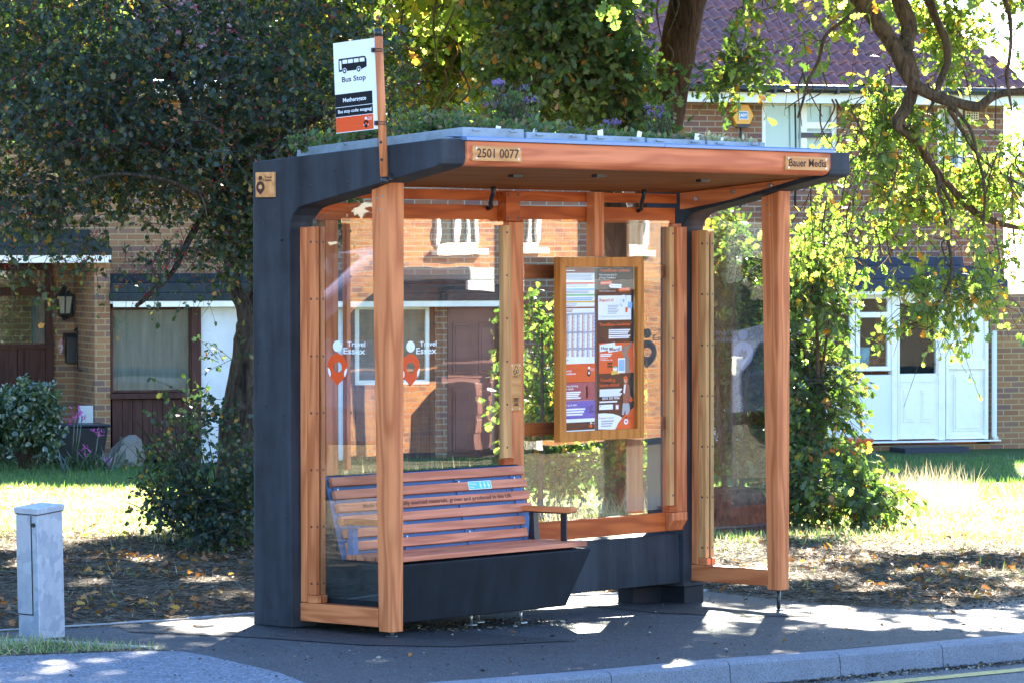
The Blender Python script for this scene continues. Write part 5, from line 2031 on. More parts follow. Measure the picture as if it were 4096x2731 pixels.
lv, tw, sp = crown(HB_, 10500, 9, .042, HAW_SHAPE, .28, .25, -.75, 3.3, .4, .75, .0035, .6, keep=kh)
HBASE = tuple(bp)
np_mesh('crown', lv, len(HAW_SHAPE), HAWL, HT, loc=HBASE)
# hanging, nearly bare sprays under the crown
k = [(x_, 575 + rng.uniform(-40, 50), ZH - rng.uniform(.2, 1.6), 26, 45, .25, 1.) for x_ in (30, 110, 190, 215, 300, 350, 395, 440, 480)]
lv2, tw2, sp2 = crown(k, 150, 4, .042, HAW_SHAPE, .34, .7, -9, 3, 0, .7, .003)
lo = np_mesh('foliage', lv2, len(HAW_SHAPE), HAWL, HT, loc=HBASE)
np_mesh('twigs', np.concatenate([tw, tw2]), 4, HTWIG, HT, loc=HBASE)
# berries: small octahedra
c_ = np.concatenate([sp[rng.choice(len(sp), 2600)] + rng.normal(size=(2600, 3)) * .05, sp2[rng.choice(len(sp2), 120)] + rng.normal(size=(120, 3)) * .07])
c_ = np.concatenate([c_, c_ + rng.normal(size=c_.shape) * .014])
o8 = np.array([(1, 0, 0), (0, 1, 0), (-1, 0, 0), (0, -1, 0)]) * .0075
tri = []
for i in range(4):
    tri += [o8[i], o8[(i + 1) % 4], (0, 0, .0085), o8[(i + 1) % 4], o8[i], (0, 0, -.0085)]
tri = np.array(tri)
br_ = np_mesh('berries', (c_[:, None] + tri[None]).reshape(-1, 3), 3, BERRY, HT, loc=HBASE)
br_['kind'] = 'stuff'

# ---- suckers and ivy round the hawthorn's foot
bp2 = gh(470, 1235)
SB_ = thing('shrub', tuple(bp2), 'dark leafy sucker shrub around the foot of the hawthorn trunk', 'shrub')
Zs = 27.9
bl = [(520, 1170, Zs, 75, 75, .5, 2.2), (450, 1160, Zs - .1, 75, 62, .45, 1.2), (560, 1100, Zs - .4, 50, 110, .3, .9), (400, 1080, Zs, 60, 55, .4, .6), (440, 1010, Zs + .1, 55, 55, .4, .45), (350, 1040, Zs, 45, 26, .3, .22), (390, 1160, Zs - .2, 55, 45, .35, .5), (500, 1220, Zs - .5, 70, 30, .3, .5), (290, 1000, Zs, 25, 26, .2, .05), (425, 930, Zs, 40, 24, .2, .10), (520, 830, ZH - .4, 24, 20, .15, .05), (490, 950, ZH - .4, 36, 45, .2, .10)]
lv, tw, sp = crown(bl, 1050, 8, .040, HAW_SHAPE, .26, .05, -.7, 4, 2., .8, .003, .7, cut=False)
np_mesh('foliage', lv, len(HAW_SHAPE), HAWL, SB_, loc=tuple(bp2))
m = MB()
for k in range(26):
    xa = rng.uniform(440, 580)
    xb, yb = xa - rng.uniform(10, 190), rng.uniform(930, 1150)
    limb(m, [(xa, 1235, Zs, 5), ((xa + xb) / 2 + rng.uniform(-20, 20), (1235 + yb) / 2, Zs + rng.uniform(-.2, .2), 4), (xb, yb, Zs + rng.uniform(-.3, .3), 2)], 5)
m.build('stems', HBARK, SB_)
np_mesh('twigs', tw, 4, HTWIG, SB_, loc=tuple(bp2))

# ---- oak
bo = gh(1440, 1185)
OT = thing('oak_tree', tuple(bo), 'big oak tree with two dark stems and hanging yellowing branches behind the shelter', 'tree')
ZO = 35.3
m = MB()
limb(m, [(1440, 1200, ZO, 150), (1440, 1150, ZO, 105), (1442, 1000, ZO, 88), (1448, 800, ZO, 84), (1475, 600, ZO, 90), (1500, 430, ZO, 78), (1528, 280, ZO, 82), (1560, 100, ZO, 84), (1590, -40, ZO, 84), (1640, -250, ZO - .3, 70), (1700, -450, ZO - .6, 50)], 18, .04)
limb(m, [(1455, 720, ZO, 78), (1425, 560, ZO - .2, 74), (1390, 430, ZO - .3, 70), (1345, 300, ZO - .5, 72), (1285, 180, ZO - .7, 78), (1215, 70, ZO - .8, 66), (1130, -60, ZO - 1, 50), (1000, -250, ZO - 1, 30)], 16, .06)
m.build('trunk', BARK, OT)
ZL = 31.
m = ('branch', LIMB, OT)
limb(m, [(1640, -250, ZO - .3, 60), (1750, -260, 33.5, 56), (1880, -130, 32, 46), (1960, -20, ZL, 41), (2010, 45, ZL, 38), (2055, 110, ZL, 36), (2080, 165, ZL, 33), (2105, 198, ZL, 30), (2150, 222, ZL, 28), (2195, 236, ZL, 24), (2245, 246, ZL, 24), (2275, 226, ZL, 20), (2310, 214, ZL, 17), (2400, 205, ZL, 12)], 14, .05)
limb(m, [(1700, -330, ZO - .5, 50), (1900, -300, 32.6, 46), (2020, -120, ZL + .3, 38), (2065, 0, ZL + .2, 38), (2088, 60, ZL + .2, 40), (2080, 110, ZL + .1, 38), (2092, 150, ZL, 28), (2098, 195, ZL + .1, 30), (2082, 245, ZL + .1, 30), (2062, 280, ZL, 30), (2070, 300, ZL, 14), (2110, 330, ZL + .2, 20), (2150, 400, ZL + .4, 12), (2190, 480, ZL + .5, 7)], 14, .07)
limb(m, [(1900, -300, 32.6, 30), (2050, -180, ZL + .5, 26), (2125, -20, ZL + .4, 22), (2150, 45, ZL + .4, 20), (2172, 95, ZL + .4, 19), (2176, 145, ZL + .4, 18), (2160, 185, ZL + .3, 16), (2148, 225, ZL + .2, 11), (2130, 260, ZL, 6)], 10, .06)
limb(m, [(2050, -180, ZL, 20), (2250, -120, ZL - .3, 16), (2308, 0, ZL - .4, 12), (2322, 70, ZL - .4, 10), (2318, 140, ZL - .4, 8), (2312, 175, ZL - .4, 10), (2325, 260, ZL - .4, 4)], 8, .08)
limb(m, [(1985, 10, ZL, 12), (1935, 50, ZL - .3, 10), (1895, 85, ZL - .4, 9), (1880, 140, ZL - .4, 8), (1855, 190, ZL - .4, 7), (1845, 230, ZL - .4, 6), (1832, 272, ZL - .4, 5)], 8, .08)
limb(m, [(2148, 222, ZL, 14), (2190, 250, ZL - .2, 10), (2230, 300, ZL - .3, 8), (2245, 360, ZL - .3, 8), (2262, 430, ZL - .3, 7), (2258, 520, ZL - .3, 5)], 8, .08)
limb(m, [(2180, 250, ZL, 12), (2210, 300, ZL + .2, 10), (2260, 370, ZL + .3, 8), (2352, 430, ZL + .4, 6)], 8, .06)
limb(m, [(2055, 275, ZL, 16), (2110, 340, ZL + .6, 22), (2150, 390, ZL + .8, 14), (2230, 480, ZL + 1, 18), (2300, 515, ZL + 1.1, 14), (2380, 530, ZL + 1.2, 6)], 8, .06)
limb(m, [(2150, 400, ZL + .4, 9), (2185, 600, ZL - .2, 8), (2170, 670, ZL - .3, 8), (2120, 735, ZL - .4, 7), (2075, 745, ZL - .4, 3)], 8, .06)
m = MB()
for k in range(50):
    xa, ya = rng.uniform(880, 1560), rng.uniform(-40, 240)
    za = rng.uniform(32.5, 36.5)
    limb(m, [(xa, ya, za, 7), (xa + rng.uniform(-30, 30), ya + rng.uniform(20, 70), za, 5), (xa + rng.uniform(-60, 60), ya + rng.uniform(60, 160), za + rng.uniform(-.3, .3), 2)], 5, .1)
for k in range(44):
    xa, ya = rng.uniform(1830, 2380), rng.uniform(150, 560)
    za = rng.uniform(29.5, 33)
    limb(m, [(xa, ya, za, 5), (xa + rng.uniform(-20, 20), ya + rng.uniform(20, 60), za, 4), (xa + rng.uniform(-50, 50), ya + rng.uniform(60, 150), za + rng.uniform(-.3, .3), 1.8)], 5, .1)
m.build('twigs', LIMB, OT)
dark = [(1290, 80, 33.2, 125, 140, 1.3, 2.6), (1420, 180, 33, 28, 80, .7, .6), (1230, 180, 33.4, 90, 80, .6, .5), (1270, -60, 33.4, 160, 120, 1.4, 2.), (120, 130, 35.4, 260, 150, 1.2, 2.), (560, 110, 35.6, 260, 150, 1.2, 2.), (350, 270, 35.6, 260, 80, 1., 1.), (800, 60, 36, 120, 120, 1., .8), (1440, 275, 33, 25, 30, .3, .12), (1695, 150, 32.6, 18, 40, .4, .12), (430, 45, 36.2, 130, 70, .8, 1.2)]
yel = [(1010, 120, 37.5, 130, 130, 1.2, 1.5), (960, 220, 37, 90, 70, .9, .7), (1080, 60, 37.5, 110, 90, 1., .9), (1130, 170, 37, 70, 70, .8, .5), (960, 20, 37.5, 140, 80, 1.2, .8), (1050, 240, 36.5, 70, 40, .6, .3)]
right = [(1720, 8, 31.5, 45, 30, .5, .25), (1850, 100, 30.8, 50, 26, .35, .16), (1800, 5, 31.5, 80, 22, .5, .2), (1950, 60, 32.5, 60, 50, .5, .3), (2180, 60, 32.6, 80, 90, .7, 1.0), (2190, 180, 32.6, 75, 70, .6, .8), (2010, 250, 31.4, 60, 85, .5, .9), (1990, 380, 31.2, 85, 85, .55, 1.3), (2090, 330, 31.6, 110, 80, .6, 1.4), (2100, 450, 31.8, 90, 75, .6, .8), (2220, 400, 32, 85, 75, .6, .65), (2310, 430, 31.6, 70, 80, .6, .7), (2300, 570, 31.2, 50, 60, .4, .3), (1920, 510, 31.6, 85, 75, .5, .7), (1860, 560, 32, 55, 90, .5, .5), (1990, 530, 31.2, 50, 35, .4, .15), (2200, 545, 30.6, 95, 40, .4, .4), (2190, 650, 30.4, 75, 55, .35, .45), (2135, 745, 30.3, 40, 30, .25, .2), (2240, 670, 30.6, 50, 50, .3, .22), (2090, 690, 30.4, 50, 30, .25, .18), (2320, 60, 31, 60, 60, .5, .12), (2330, 300, 31.2, 40, 60, .4, .2)]
lower = [(1690, 620, 33.6, 75, 130, .5, 1.3), (1690, 860, 33.4, 75, 150, .5, 1.5), (1700, 1060, 33., 80, 110, .45, 1.0), (1855, 630, 32.8, 45, 100, .5, .8), (1855, 800, 32.6, 45, 95, .45, .8), (1885, 730, 32.4, 40, 50, .4, .35), (1890, 880, 32.4, 55, 60, .4, .6), (1860, 960, 32.2, 55, 90, .4, .7), (1865, 1085, 32, 90, 80, .45, 1.2), (1960, 1130, 31.8, 75, 48, .4, .75), (1905, 890, 32, 30, 25, .25, .1), (1620, 800, 33.8, 60, 200, .5, .8), (1250, 930, 34, 50, 90, .4, .4), (1235, 760, 34, 40, 70, .4, .25), (1240, 1060, 33.6, 60, 60, .4, .3), (1510, 1040, 34.2, 60, 70, .4, .3), (1330, 1060, 34, 60, 60, .4, .3)]
OB = tuple(bo)
allv, allt = [], []
lower = [(a, b_, c_ + .35, d_, e_, f_ + .4, g_) for a, b_, c_, d_, e_, f_, g_ in lower]
right = [(a, b_, c_ + .2, d_, e_, f_ + .2, g_) for a, b_, c_, d_, e_, f_, g_ in right]
shv = []
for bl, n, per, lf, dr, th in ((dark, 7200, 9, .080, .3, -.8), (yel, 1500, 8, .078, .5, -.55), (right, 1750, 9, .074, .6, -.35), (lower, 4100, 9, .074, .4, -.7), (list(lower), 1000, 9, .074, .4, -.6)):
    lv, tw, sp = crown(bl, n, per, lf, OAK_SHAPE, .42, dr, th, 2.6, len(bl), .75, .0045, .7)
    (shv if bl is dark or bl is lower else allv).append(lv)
    allt.append(tw)
# the rest of the crown, overhead and out of the frame, throws the dappled shade on the pavement
over = [(xd_, yd_, 29., 330, 190, 1.2, 1.) for xd_ in (620, 950, 1280, 1610, 1940, 2270, 2560) for yd_ in (-330, -600, -880, -1150)]
over += [(xd_, -240, 28.6, 260, 90, 1., .5) for xd_ in (1500, 1850, 2250)]
over += [(xd_, yd_, 32.4, 250, 120, .9, 1.1) for xd_ in (1950, 2250, 2550, 2800) for yd_ in (-170, -340)]
over += [(1200, -180, 34.5, 300, 170, 1.4, 1.), (1500, -330, 35.5, 330, 200, 1.5, 1.), (1280, -90, 36.8, 200, 150, 1.2, 1.2), (1420, -160, 37, 180, 110, 1., .8), (1150, -60, 36.2, 160, 120, 1., .6), (1000, -260, 36, 300, 160, 1.4, .8), (1800, -420, 35, 300, 160, 1.4, .7)]
over += [(xd_, yd_, 34.5, 260, 150, 1.5, .9) for xd_ in (50, 400, 750, 1050) for yd_ in (-130, -380, -640)]
lv, tw, sp = crown(over, 14500, 8, .135, OAK_SHAPE, .6, .3, -.7, 1.7, 5., .8, .006, .9)
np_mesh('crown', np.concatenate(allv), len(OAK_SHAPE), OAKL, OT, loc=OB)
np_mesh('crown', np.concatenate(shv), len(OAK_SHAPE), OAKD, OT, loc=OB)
np_mesh('upper_crown', lv, len(OAK_SHAPE), OAKL, OT, loc=OB)
np_mesh('twigs', np.concatenate(allt + [tw]), 4, TWIG, OT, loc=OB)

for xa, ya, xb, yb in ((1690, 1215, 1690, 560), (1700, 1210, 1720, 800), (1675, 1210, 1650, 700), (1860, 1190, 1870, 560), (1880, 1190, 1905, 730), (1890, 1190, 1950, 1100), (1850, 1190, 1850, 800), (1240, 1190, 1245, 760)):
    limb(('shoot', LIMB, OT), [(xa, ya, 32.6, 16), ((xa + xb) / 2 + rng.uniform(-15, 15), (ya + yb) / 2, 32.8, 11), (xb, yb, 33., 4)], 7, .1)
# stump under the lower oak shoots
bs = gh(1680, 1230)
t = thing('tree_stump', tuple(bs), 'broad dark tree stump under the hanging oak shoots seen through the end pane', 'stump')
m = MB()
rings = []
for k, (r, z) in enumerate(((.36, -.05), (.34, .10), (.30, .22), (.28, .36), (.20, .40))):
    rings.append([(r * (1 + .12 * math.sin(5 * q + k * .4)) * math.cos(q), r * (1 + .1 * math.cos(4 * q)) * math.sin(q), z) for q in np.linspace(0, 2 * PI, 21)[:-1]])
loft(m, rings)
m.build('stump', STUMP, t, local=True)

# ---- small shrubs and flowers by the left house
P = HO + UH * U(62) + VH * 2.2
zg = float(G(P[0], P[1]))
t = thing('shrub', (P[0], P[1], zg), 'rounded grey-green evergreen bush in front of the brown door', 'shrub')
zb_ = (P - CAM) @ fw
bl = [(60, 955, zb_, 70, 65, .38, 2.), (30, 930, zb_, 60, 45, .3, 1.), (95, 950, zb_ - .1, 40, 50, .25, .8), (20, 1000, zb_, 50, 45, .3, .8), (100, 1010, zb_, 45, 35, .25, .5), (60, 905, zb_, 35, 20, .2, .3), (-50, 970, zb_, 60, 70, .4, .8)]
lv, tw, sp = crown(bl, 1500, 10, .062, OVAL_SHAPE, .13, -.1, -1.1, 5, 1., .9, .003, .9, cut=False)
np_mesh('foliage', lv, len(OVAL_SHAPE), SHRUBL, t, loc=(P[0], P[1], zg))
m = MB()
for k in range(9):
    xa = rng.uniform(40, 90)
    limb(m, [(xa, 1075, zb_, 5), (xa + rng.uniform(-25, 25), 1030, zb_, 4), (xa + rng.uniform(-50, 50), 960, zb_, 2)], 5)
m.build('stems', HBARK, t)


def lily(xd, yd, hts, label, rx):
    P = HO + UH * H(xd, yd, 1.9)[0] + VH * 1.9
    zg = float(G(P[0], P[1]))
    t = thing('flowering_plant', (P[0], P[1], zg), label, 'flower', 'pink lilies by the brick pier')
    n = 34
    a = rng.uniform(0, 2 * PI, n)
    p0 = np.stack([rng.normal(0, rx, n), rng.normal(0, .08, n), np.zeros(n)], -1)
    d = np.stack([np.cos(a) * .5, np.sin(a) * .5, rng.uniform(.5, 1.3, n)], -1)
    shp = np.array([(0, .03), (.5, .035), (1, 0), (.5, -.035), (0, -.03)])
    np_mesh('leaf_blades', leaves(p0, d, nrm(rng.normal(size=(n, 3)) + np.array((0, 0, 1.))), rng.uniform(.16, .38, n), shp, .3, 0), 5, SHRUBL, t)
    m = MB()
    hp = []
    for (dx, hh_, tilt) in hts:
        m.tube([(dx * .4, 0, 0), (dx * .8, -.02, hh_ * .6), (dx, -.03, hh_)], [.008, .007, .006], 6)
        hp.append((dx, -.03, hh_))
    m.build('stalks', SHRUBL, t, local=True)
    pts = np.repeat(np.array(hp), 20, 0) + rng.normal(size=(20 * len(hp), 3)) * np.array((.035, .03, .035))
    np_mesh('blossoms', leaves(pts, rng.normal(size=pts.shape), rng.normal(size=pts.shape), rng.uniform(.04, .07, len(pts)), OVAL_SHAPE * np.array((1, .5)), .4), 6, PINKF, t)


lily(160, 1066, [(.05, .62, 0), (.17, .66, 0), (.12, .70, 0)], 'clump of bright pink lilies with strappy leaves beside the grey post', .14)
lily(205, 1066, [(.12, .47, 0), (-.1, .28, 0)], 'smaller pink lily clump at the foot of the brick pier', .12)
lily(246, 1078, [(.0, .10, 0)], 'single low pink lily on the grass edge by the garden rock', .05)

# ---- plants on the shelter roof, in trays
trays = [(.135, .61, .045), (.63, 1.10, .032), (1.12, 1.60, .028), (1.62, 2.12, .024), (2.14, 2.66, .022)]
lbl = ['grey roof tray of tall leafy plants above the number plate', 'grey roof tray in front of the tallest purple marjoram', 'grey roof tray of low sedum midway along the fascia', 'grey roof tray of reddish sedum next to the pale sedum', 'grey roof tray of pale sedum above the name plate']


def roofz(y):
    return 2.523 - .0721 * (y + .36)


for row, (ya, yb) in enumerate(((-.375, .20), (.22, .80))):
    for k, (xa, xb, hh_) in enumerate(trays):
        if row:
            xb = xb
        lab = lbl[k] if row == 0 else lbl[k].replace('grey tray', 'rear grey tray behind the front tray')
        if row:
            lab = ['rear roof tray of mossy plants beside the sign pole', 'rear roof tray of mossy plants behind the marjoram', 'rear roof tray behind the low sedum tray', 'rear roof tray behind the reddish sedum', 'rear roof tray behind the pale sedum'][k]
        t = thing('planting_tray', ((xa + xb) / 2, (ya + yb) / 2, roofz((ya + yb) / 2)), lab, 'planting tray', 'planting trays on the shelter roof')
        m = MB()
        for (p, q) in (((xa, ya), (xb, ya + .012)), ((xa, yb - .012), (xb, yb)), ((xa, ya + .012), (xa + .012, yb - .012)), ((xb - .012, ya + .012), (xb, yb - .012))):
            m.hexa([(p[0], p[1], roofz(p[1]) + .005), (q[0], p[1], roofz(p[1]) + .005), (q[0], q[1], roofz(q[1]) + .005), (p[0], q[1], roofz(q[1]) + .005), (p[0], p[1], roofz(p[1]) + hh_ + .012), (q[0], p[1], roofz(p[1]) + hh_ + .012), (q[0], q[1], roofz(q[1]) + hh_ + .012), (p[0], q[1], roofz(q[1]) + hh_ + .012)])
        if row == 0:
            for f in (.15, .75):
                m.box(xa + (xb - xa) * f, xa + (xb - xa) * f + .06, ya - .012, ya + .002, roofz(ya) + hh_ - .005, roofz(ya) + hh_ + .004)
        m.build('tray', TRAY, t, bevel=.002)
        m = MB()
        m.hexa([(x_, y_, roofz(y_) + dz) for dz in (.005, hh_ + .004) for x_, y_ in ((xa + .013, ya + .013), (xb - .013, ya + .013), (xb - .013, yb - .013), (xa + .013, yb - .013))])
        m.build('soil', principled('roof_soil', (.05, .04, .03), .95) if row + k == 0 else bpy.data.materials['roof_soil'], t)
        n = 1100
        x_ = rng.uniform(xa + .01, xb - .0, n)
        y_ = rng.uniform(ya + .02, yb - .01, n)
        mound = .04 + .03 * (np.sin(x_ * 9) + np.sin(y_ * 11 + x_ * 5)) * .7
        if k == 0:
            mound = mound + .05 * (row == 0)
        if k == 4:
            mound = mound * .5 + .01 * row
        z_ = roofz(y_) + hh_ + rng.random(n) * np.clip(mound, .02, .2)
        pp = np.stack([x_, y_, z_], -1)
        lf = leaves(pp, rng.normal(size=pp.shape) + np.array((0, -.2, .7)), rng.normal(size=pp.shape) + np.array((0, 0, .6)), rng.uniform(.018, .042, n), OVAL_SHAPE * np.array((1, 1.1)), .3)
        np_mesh('ground_cover', lf, 6, SEDUM if not (k == 4 and row == 0) else PALESED, t, loc=tuple(t.location))['kind'] = 'stuff'


def roof_plant(x, y, w_, h_, n, lf, label, flowers=None, name='flowering_plant', grp='plants growing on the shelter roof'):
    z = roofz(y) + .03
    t = thing(name, (x, y, z), label, 'plant', grp)
    k = max(5, int(n / 9))
    a = rng.uniform(0, 2 * PI, k)
    r = w_ * rng.random(k) ** .5
    top = np.stack([r * np.cos(a), r * np.sin(a) * .7, h_ * rng.uniform(.55, 1., k)], -1)
    bot_ = top * np.array((.3, .3, 0))
    mid = (top + bot_) / 2 + rng.normal(size=top.shape) * .01
    np_mesh('stems', twigs(bot_, mid, top, .003, .0018), 4, TWIG, t)
    tt = rng.uniform(.05, 1, (k, 9))
    pp = (bot_[:, None] * (1 - tt)[..., None] + top[:, None] * tt[..., None]).reshape(-1, 3) + rng.normal(size=(k * 9, 3)) * .006
    np_mesh('foliage', leaves(pp, rng.normal(size=pp.shape) + np.array((0, 0, .2)), rng.normal(size=pp.shape) + np.array((0, 0, .8)), rng.uniform(.6, 1.2, len(pp)) * lf, OVAL_SHAPE * np.array((1, 1.2)), .3), 6, SEDUM, t)
    if flowers:
        sel = top[rng.choice(k, min(k, flowers), replace=False)]
        pf = np.repeat(sel, 30, 0) + rng.normal(size=(30 * len(sel), 3)) * np.array((.012, .012, .007))
        np_mesh('blossoms', leaves(pf, rng.normal(size=pf.shape), rng.normal(size=pf.shape), rng.uniform(.008, .014, len(pf)), OVAL_SHAPE * np.array((1, 1.6)), .2), 6, PURPLEF, t)


roof_plant(.42, .05, .19, .19, 420, .036, 'bushy green plant rising above the number plate', name='leafy_plant')
roof_plant(.23, .35, .14, .13, 220, .03, 'low feathery green plant near the sign pole on the roof', name='leafy_plant')
roof_plant(-.02, .62, .12, .10, 160, .03, 'bright fern-like plant spilling over the roof edge behind the sign pole', name='leafy_plant')
roof_plant(.98, .05, .17, .34, 420, .036, 'tallest purple marjoram clump, rising behind the second tray', 9)
roof_plant(1.14, .12, .14, .27, 240, .04, 'broad-leaved clump beside the tallest marjoram with a few purple heads', 4)
roof_plant(1.52, .02, .12, .11, 120, .03, 'short plant with two low purple heads midway along the roof', 2)
roof_plant(1.78, .06, .12, .17, 140, .03, 'thin plant with several raised purple heads midway along the roof', 4)
roof_plant(2.42, .18, .14, .28, 300, .032, 'tall spiky plant with small purple tips near the alarm box', 5)
roof_plant(2.08, .1, .12, .1, 140, .028, 'low reddish sedum tuft without flowers on the roof', name='leafy_plant')
for k, (x, y, a) in enumerate(((.42, -.36, .1), (.74, -.33, .5), (1.24, -.365, -.2), (1.56, -.365, .15), (2.06, -.365, 0.), (2.28, -.365, .1), (1.42, -.2, .2))):
    z = roofz(y) + .035
    t = thing('plant_tag', (x, y, z), ['upright white plant tag above the number plate', 'tilted white plant tag in front of the marjoram', 'white plant tag leaning back above the third tray', 'white plant tag leaning forward at the joint of the third tray', 'straight white plant tag above the reddish sedum', 'small white plant tag at the pale sedum', 'tiny white plant tag set deep among the roof plants'][k], 'plant tag', 'white plant tags in the roof trays', rz=a * .6, ry=a)
    sc_ = .55 if k in (5, 6) else 1.
    m = MB().hexa([(-.02 * sc_, 0, 0), (.02 * sc_, 0, 0), (.02 * sc_, .003, 0), (-.02 * sc_, .003, 0), (-.018 * sc_, -.004, .036 * sc_), (.02 * sc_, -.004, .036 * sc_), (.02 * sc_, -.001, .036 * sc_), (-.018 * sc_, -.001, .036 * sc_)])
    m.build('tag', UPVC, t, local=True)

# ---- beyond the left edge of the frame: the car in the end panes, plus added hedge and tree that block sky
t = thing('hedge', (-14.5, 12.5, float(G(-14.5, 12.5))), 'tall dark hedge beyond the driveway, added to darken the reflection in the end panes', 'hedge')  # hedge added out of view to keep the bright horizon out of reflections
n = 9000
P = np.stack([rng.uniform(-9, 9, n), rng.uniform(-.9, .9, n), 3.6 * rng.random(n) ** .8], -1)
P[:, 2] += .3 * np.sin(P[:, 0] * 2.1)
np_mesh('foliage', leaves(P, rng.normal(size=P.shape), rng.normal(size=P.shape), rng.uniform(.22, .36, n), OVAL_SHAPE * np.array((1, 1.5)), .3), 6, HAWL, t)
t.rotation_euler = (0, 0, math.radians(20))
m = MB()
for k in range(9):
    m.tube([(-8 + 2 * k, 0, -.1), (-8 + 2 * k, 0, 2.4)], .06, 6)
m.build('stems', HBARK, t, local=True)
t = thing('sky_blocking_tree', (-8.2, 3.2, float(G(-8.2, 3.2))), 'round leafy tree added by the driveway to block sky light, outside the picture', 'tree')  # tree added out of view to keep sky light off the side faces
n = 9000
q_ = nrm(rng.normal(size=(n, 3))) * (rng.random((n, 1)) ** .4) * np.array((2.9, 2.9, 2.6)) + np.array((0, 0, 4.6))
np_mesh('crown', leaves(q_, rng.normal(size=q_.shape), rng.normal(size=q_.shape), rng.uniform(.2, .34, n), OVAL_SHAPE * np.array((1, 1.5)), .3), 6, HAWL, t)
MB().tube([(0, 0, -.1), (.05, 0, 1.2), (0, .05, 2.6), (.1, 0, 4.5)], [.2, .15, .12, .05], 12).build('trunk', BARK, t, local=True)
CARB = principled('lilac_blue_car_paint', (.10, .11, .20), .25, .5, .1)
CARG = principled('dark_car_glass', (.012, .013, .018), .06, .6)
t = thing('parked_car', (-6.6, 5.6, float(G(-6.6, 5.6))), 'lilac-blue people carrier parked on the driveway, seen only as a reflection in the end panes', 'car', rz=math.radians(38))
side = [(-2.15, .35), (-2.2, .75), (-2.1, 1.0), (-1.95, 1.72), (-1.7, 1.82), (.2, 1.84), (.75, 1.72), (1.45, 1.12), (2.05, .98), (2.2, .72), (2.2, .35)]
rings = []
for f, zc in ((-.90, 0), (-.86, 1), (-.70, 2), (.70, 2), (.86, 1), (.90, 0)):
    rings.append([(x_, f if z_ < 1.05 or abs(f) < .8 else f * .93, z_ - (.05 if (zc == 0 and z_ > 1.6) else 0)) for x_, z_ in side])
m = MB()
loft(m, rings)
body = m.build('body', CARB, t, bevel=.03, local=True)
for sg in (-1, 1):
    for pts in ([(-1.85, 1.08), (-1.75, 1.62), (-.85, 1.68), (-.85, 1.08)], [(-.78, 1.08), (-.78, 1.68), (.12, 1.70), (.12, 1.08)], [(.19, 1.08), (.19, 1.70), (.62, 1.64), (1.2, 1.12)]):
        MB().prism(pts, 'y', sg * .845, sg * .872).build('side_window', CARG, t, local=True)
    MB().box(2.12, 2.215, sg * .8 - .12 * (sg > 0) - .0, sg * .8 + .12 * (sg < 0) + .0, .70, .86).build('headlight', UPVC, t, bevel=.02, local=True)
MB().hexa([(.80, -.66, 1.70), (.80, .66, 1.70), (1.47, .74, 1.125), (1.47, -.74, 1.125), (.815, -.66, 1.715), (.815, .66, 1.715), (1.49, .74, 1.14), (1.49, -.74, 1.14)]).build('windscreen', CARG, t, local=True)
for x_ in (-1.35, 1.38):
    for sg in (-1, 1):
        w_ = MB().tube([(x_, sg * .70, .32), (x_, sg * .915, .32)], .32, 20).build('tyre', DARKP, t, local=True, bevel=.02)
        MB().tube([(x_, sg * .90, .32), (x_, sg * .925, .32)], .2, 14).build('rim', STEEL, w_, local=True)

# ------------------------------------------------------------------ grass and litter
def ground_pts(n, xr, zr, pw=1.):
    """points on the ground, even over its area, between two view depths."""
    z = np.sqrt(rng.uniform(zr[0] ** 2, zr[1] ** 2, n)) if pw == 1 else zr[0] + (zr[1] - zr[0]) * rng.random(n) ** pw
    xd = rng.uniform(*xr, n)
    d = fw[None] + rt[None] * ((xd * DSC - 2048) / FPX)[:, None]
    P = CAM + d * z[:, None]
    x, y = P[:, 0], P[:, 1]
    return x, y, GV(x, y), xd, z


def blades(n, xr, zr, h0, h1, wdt, lean, keep=None, pw=1.):
    x, y, z, xd, zd = ground_pts(n, xr, zr, pw)
    ok = ~(inside(PAV, x, y) | inside(DRIVE, x, y)) & (y > -.2)
    if keep is not None:
        ok &= keep(x, y, xd, zd)
    P = np.stack([x, y, z - .005], -1)[ok]
    k = len(P)
    d = rng.normal(size=(k, 3)) * lean + np.array((0, 0, 1.))
    s = rng.uniform(h0, h1, k)
    shp = np.array([(0, .5), (.5, .36), (1, 0), (.5, -.36), (0, -.5)])
    sh = shp.copy()
    sh[:, 1] *= wdt / ((h0 + h1) / 2)
    return leaves(P, d, rng.normal(size=(k, 3)), s, sh, .35, 0)


def turf(x, y, xd, zd):
    return rng.random(len(x)) < np.clip((zd - 28.3 + 1.2 * bumps(x, y)) / 2.2, 0, 1)


g = np_mesh('lawn_grass', blades(52000, (-80, 2430), (37.5, 48.2), .035, .09, .006, .4, lambda x, y, xd, zd: rng.random(len(x)) < np.clip((zd - 37.8) / 2.5, 0, 1)), 5, LUSHM)
tag(g, 'short green grass of the shaded lawn under the house fronts', 'grass', kind='stuff')
g = np_mesh('dry_sunlit_lawn', blades(70000, (-80, 2430), (28, 39.5), .03, .085, .006, .45, turf), 5, GRASSM)
tag(g, 'short yellowing grass of the sunny lawn between verge and shaded lawn', 'grass', kind='stuff')
g = np_mesh('verge_grass', np.concatenate([blades(5200, (-80, 2430), (20.4, 30), .03, .09, .004, .6, lambda x, y, xd, zd: clump(np.stack([x, y, x * 0], -1), 2.1, 1.) > .35), blades(2600, (-60, 380), (18.0, 19.2), .02, .06, .004, .6)]), 5, GRASSM)
tag(g, 'sparse thin green grass tufts on the leaf-strewn verge', 'grass', kind='stuff')
g = np_mesh('dry_grass', np.concatenate([blades(1700, (1985, 2240), (35, 39.5), .12, .40, .005, .32), blades(900, (1240, 1560), (31, 34), .10, .34, .005, .4), blades(500, (730, 1150), (32, 38), .15, .45, .005, .35)]), 5, STRAW)
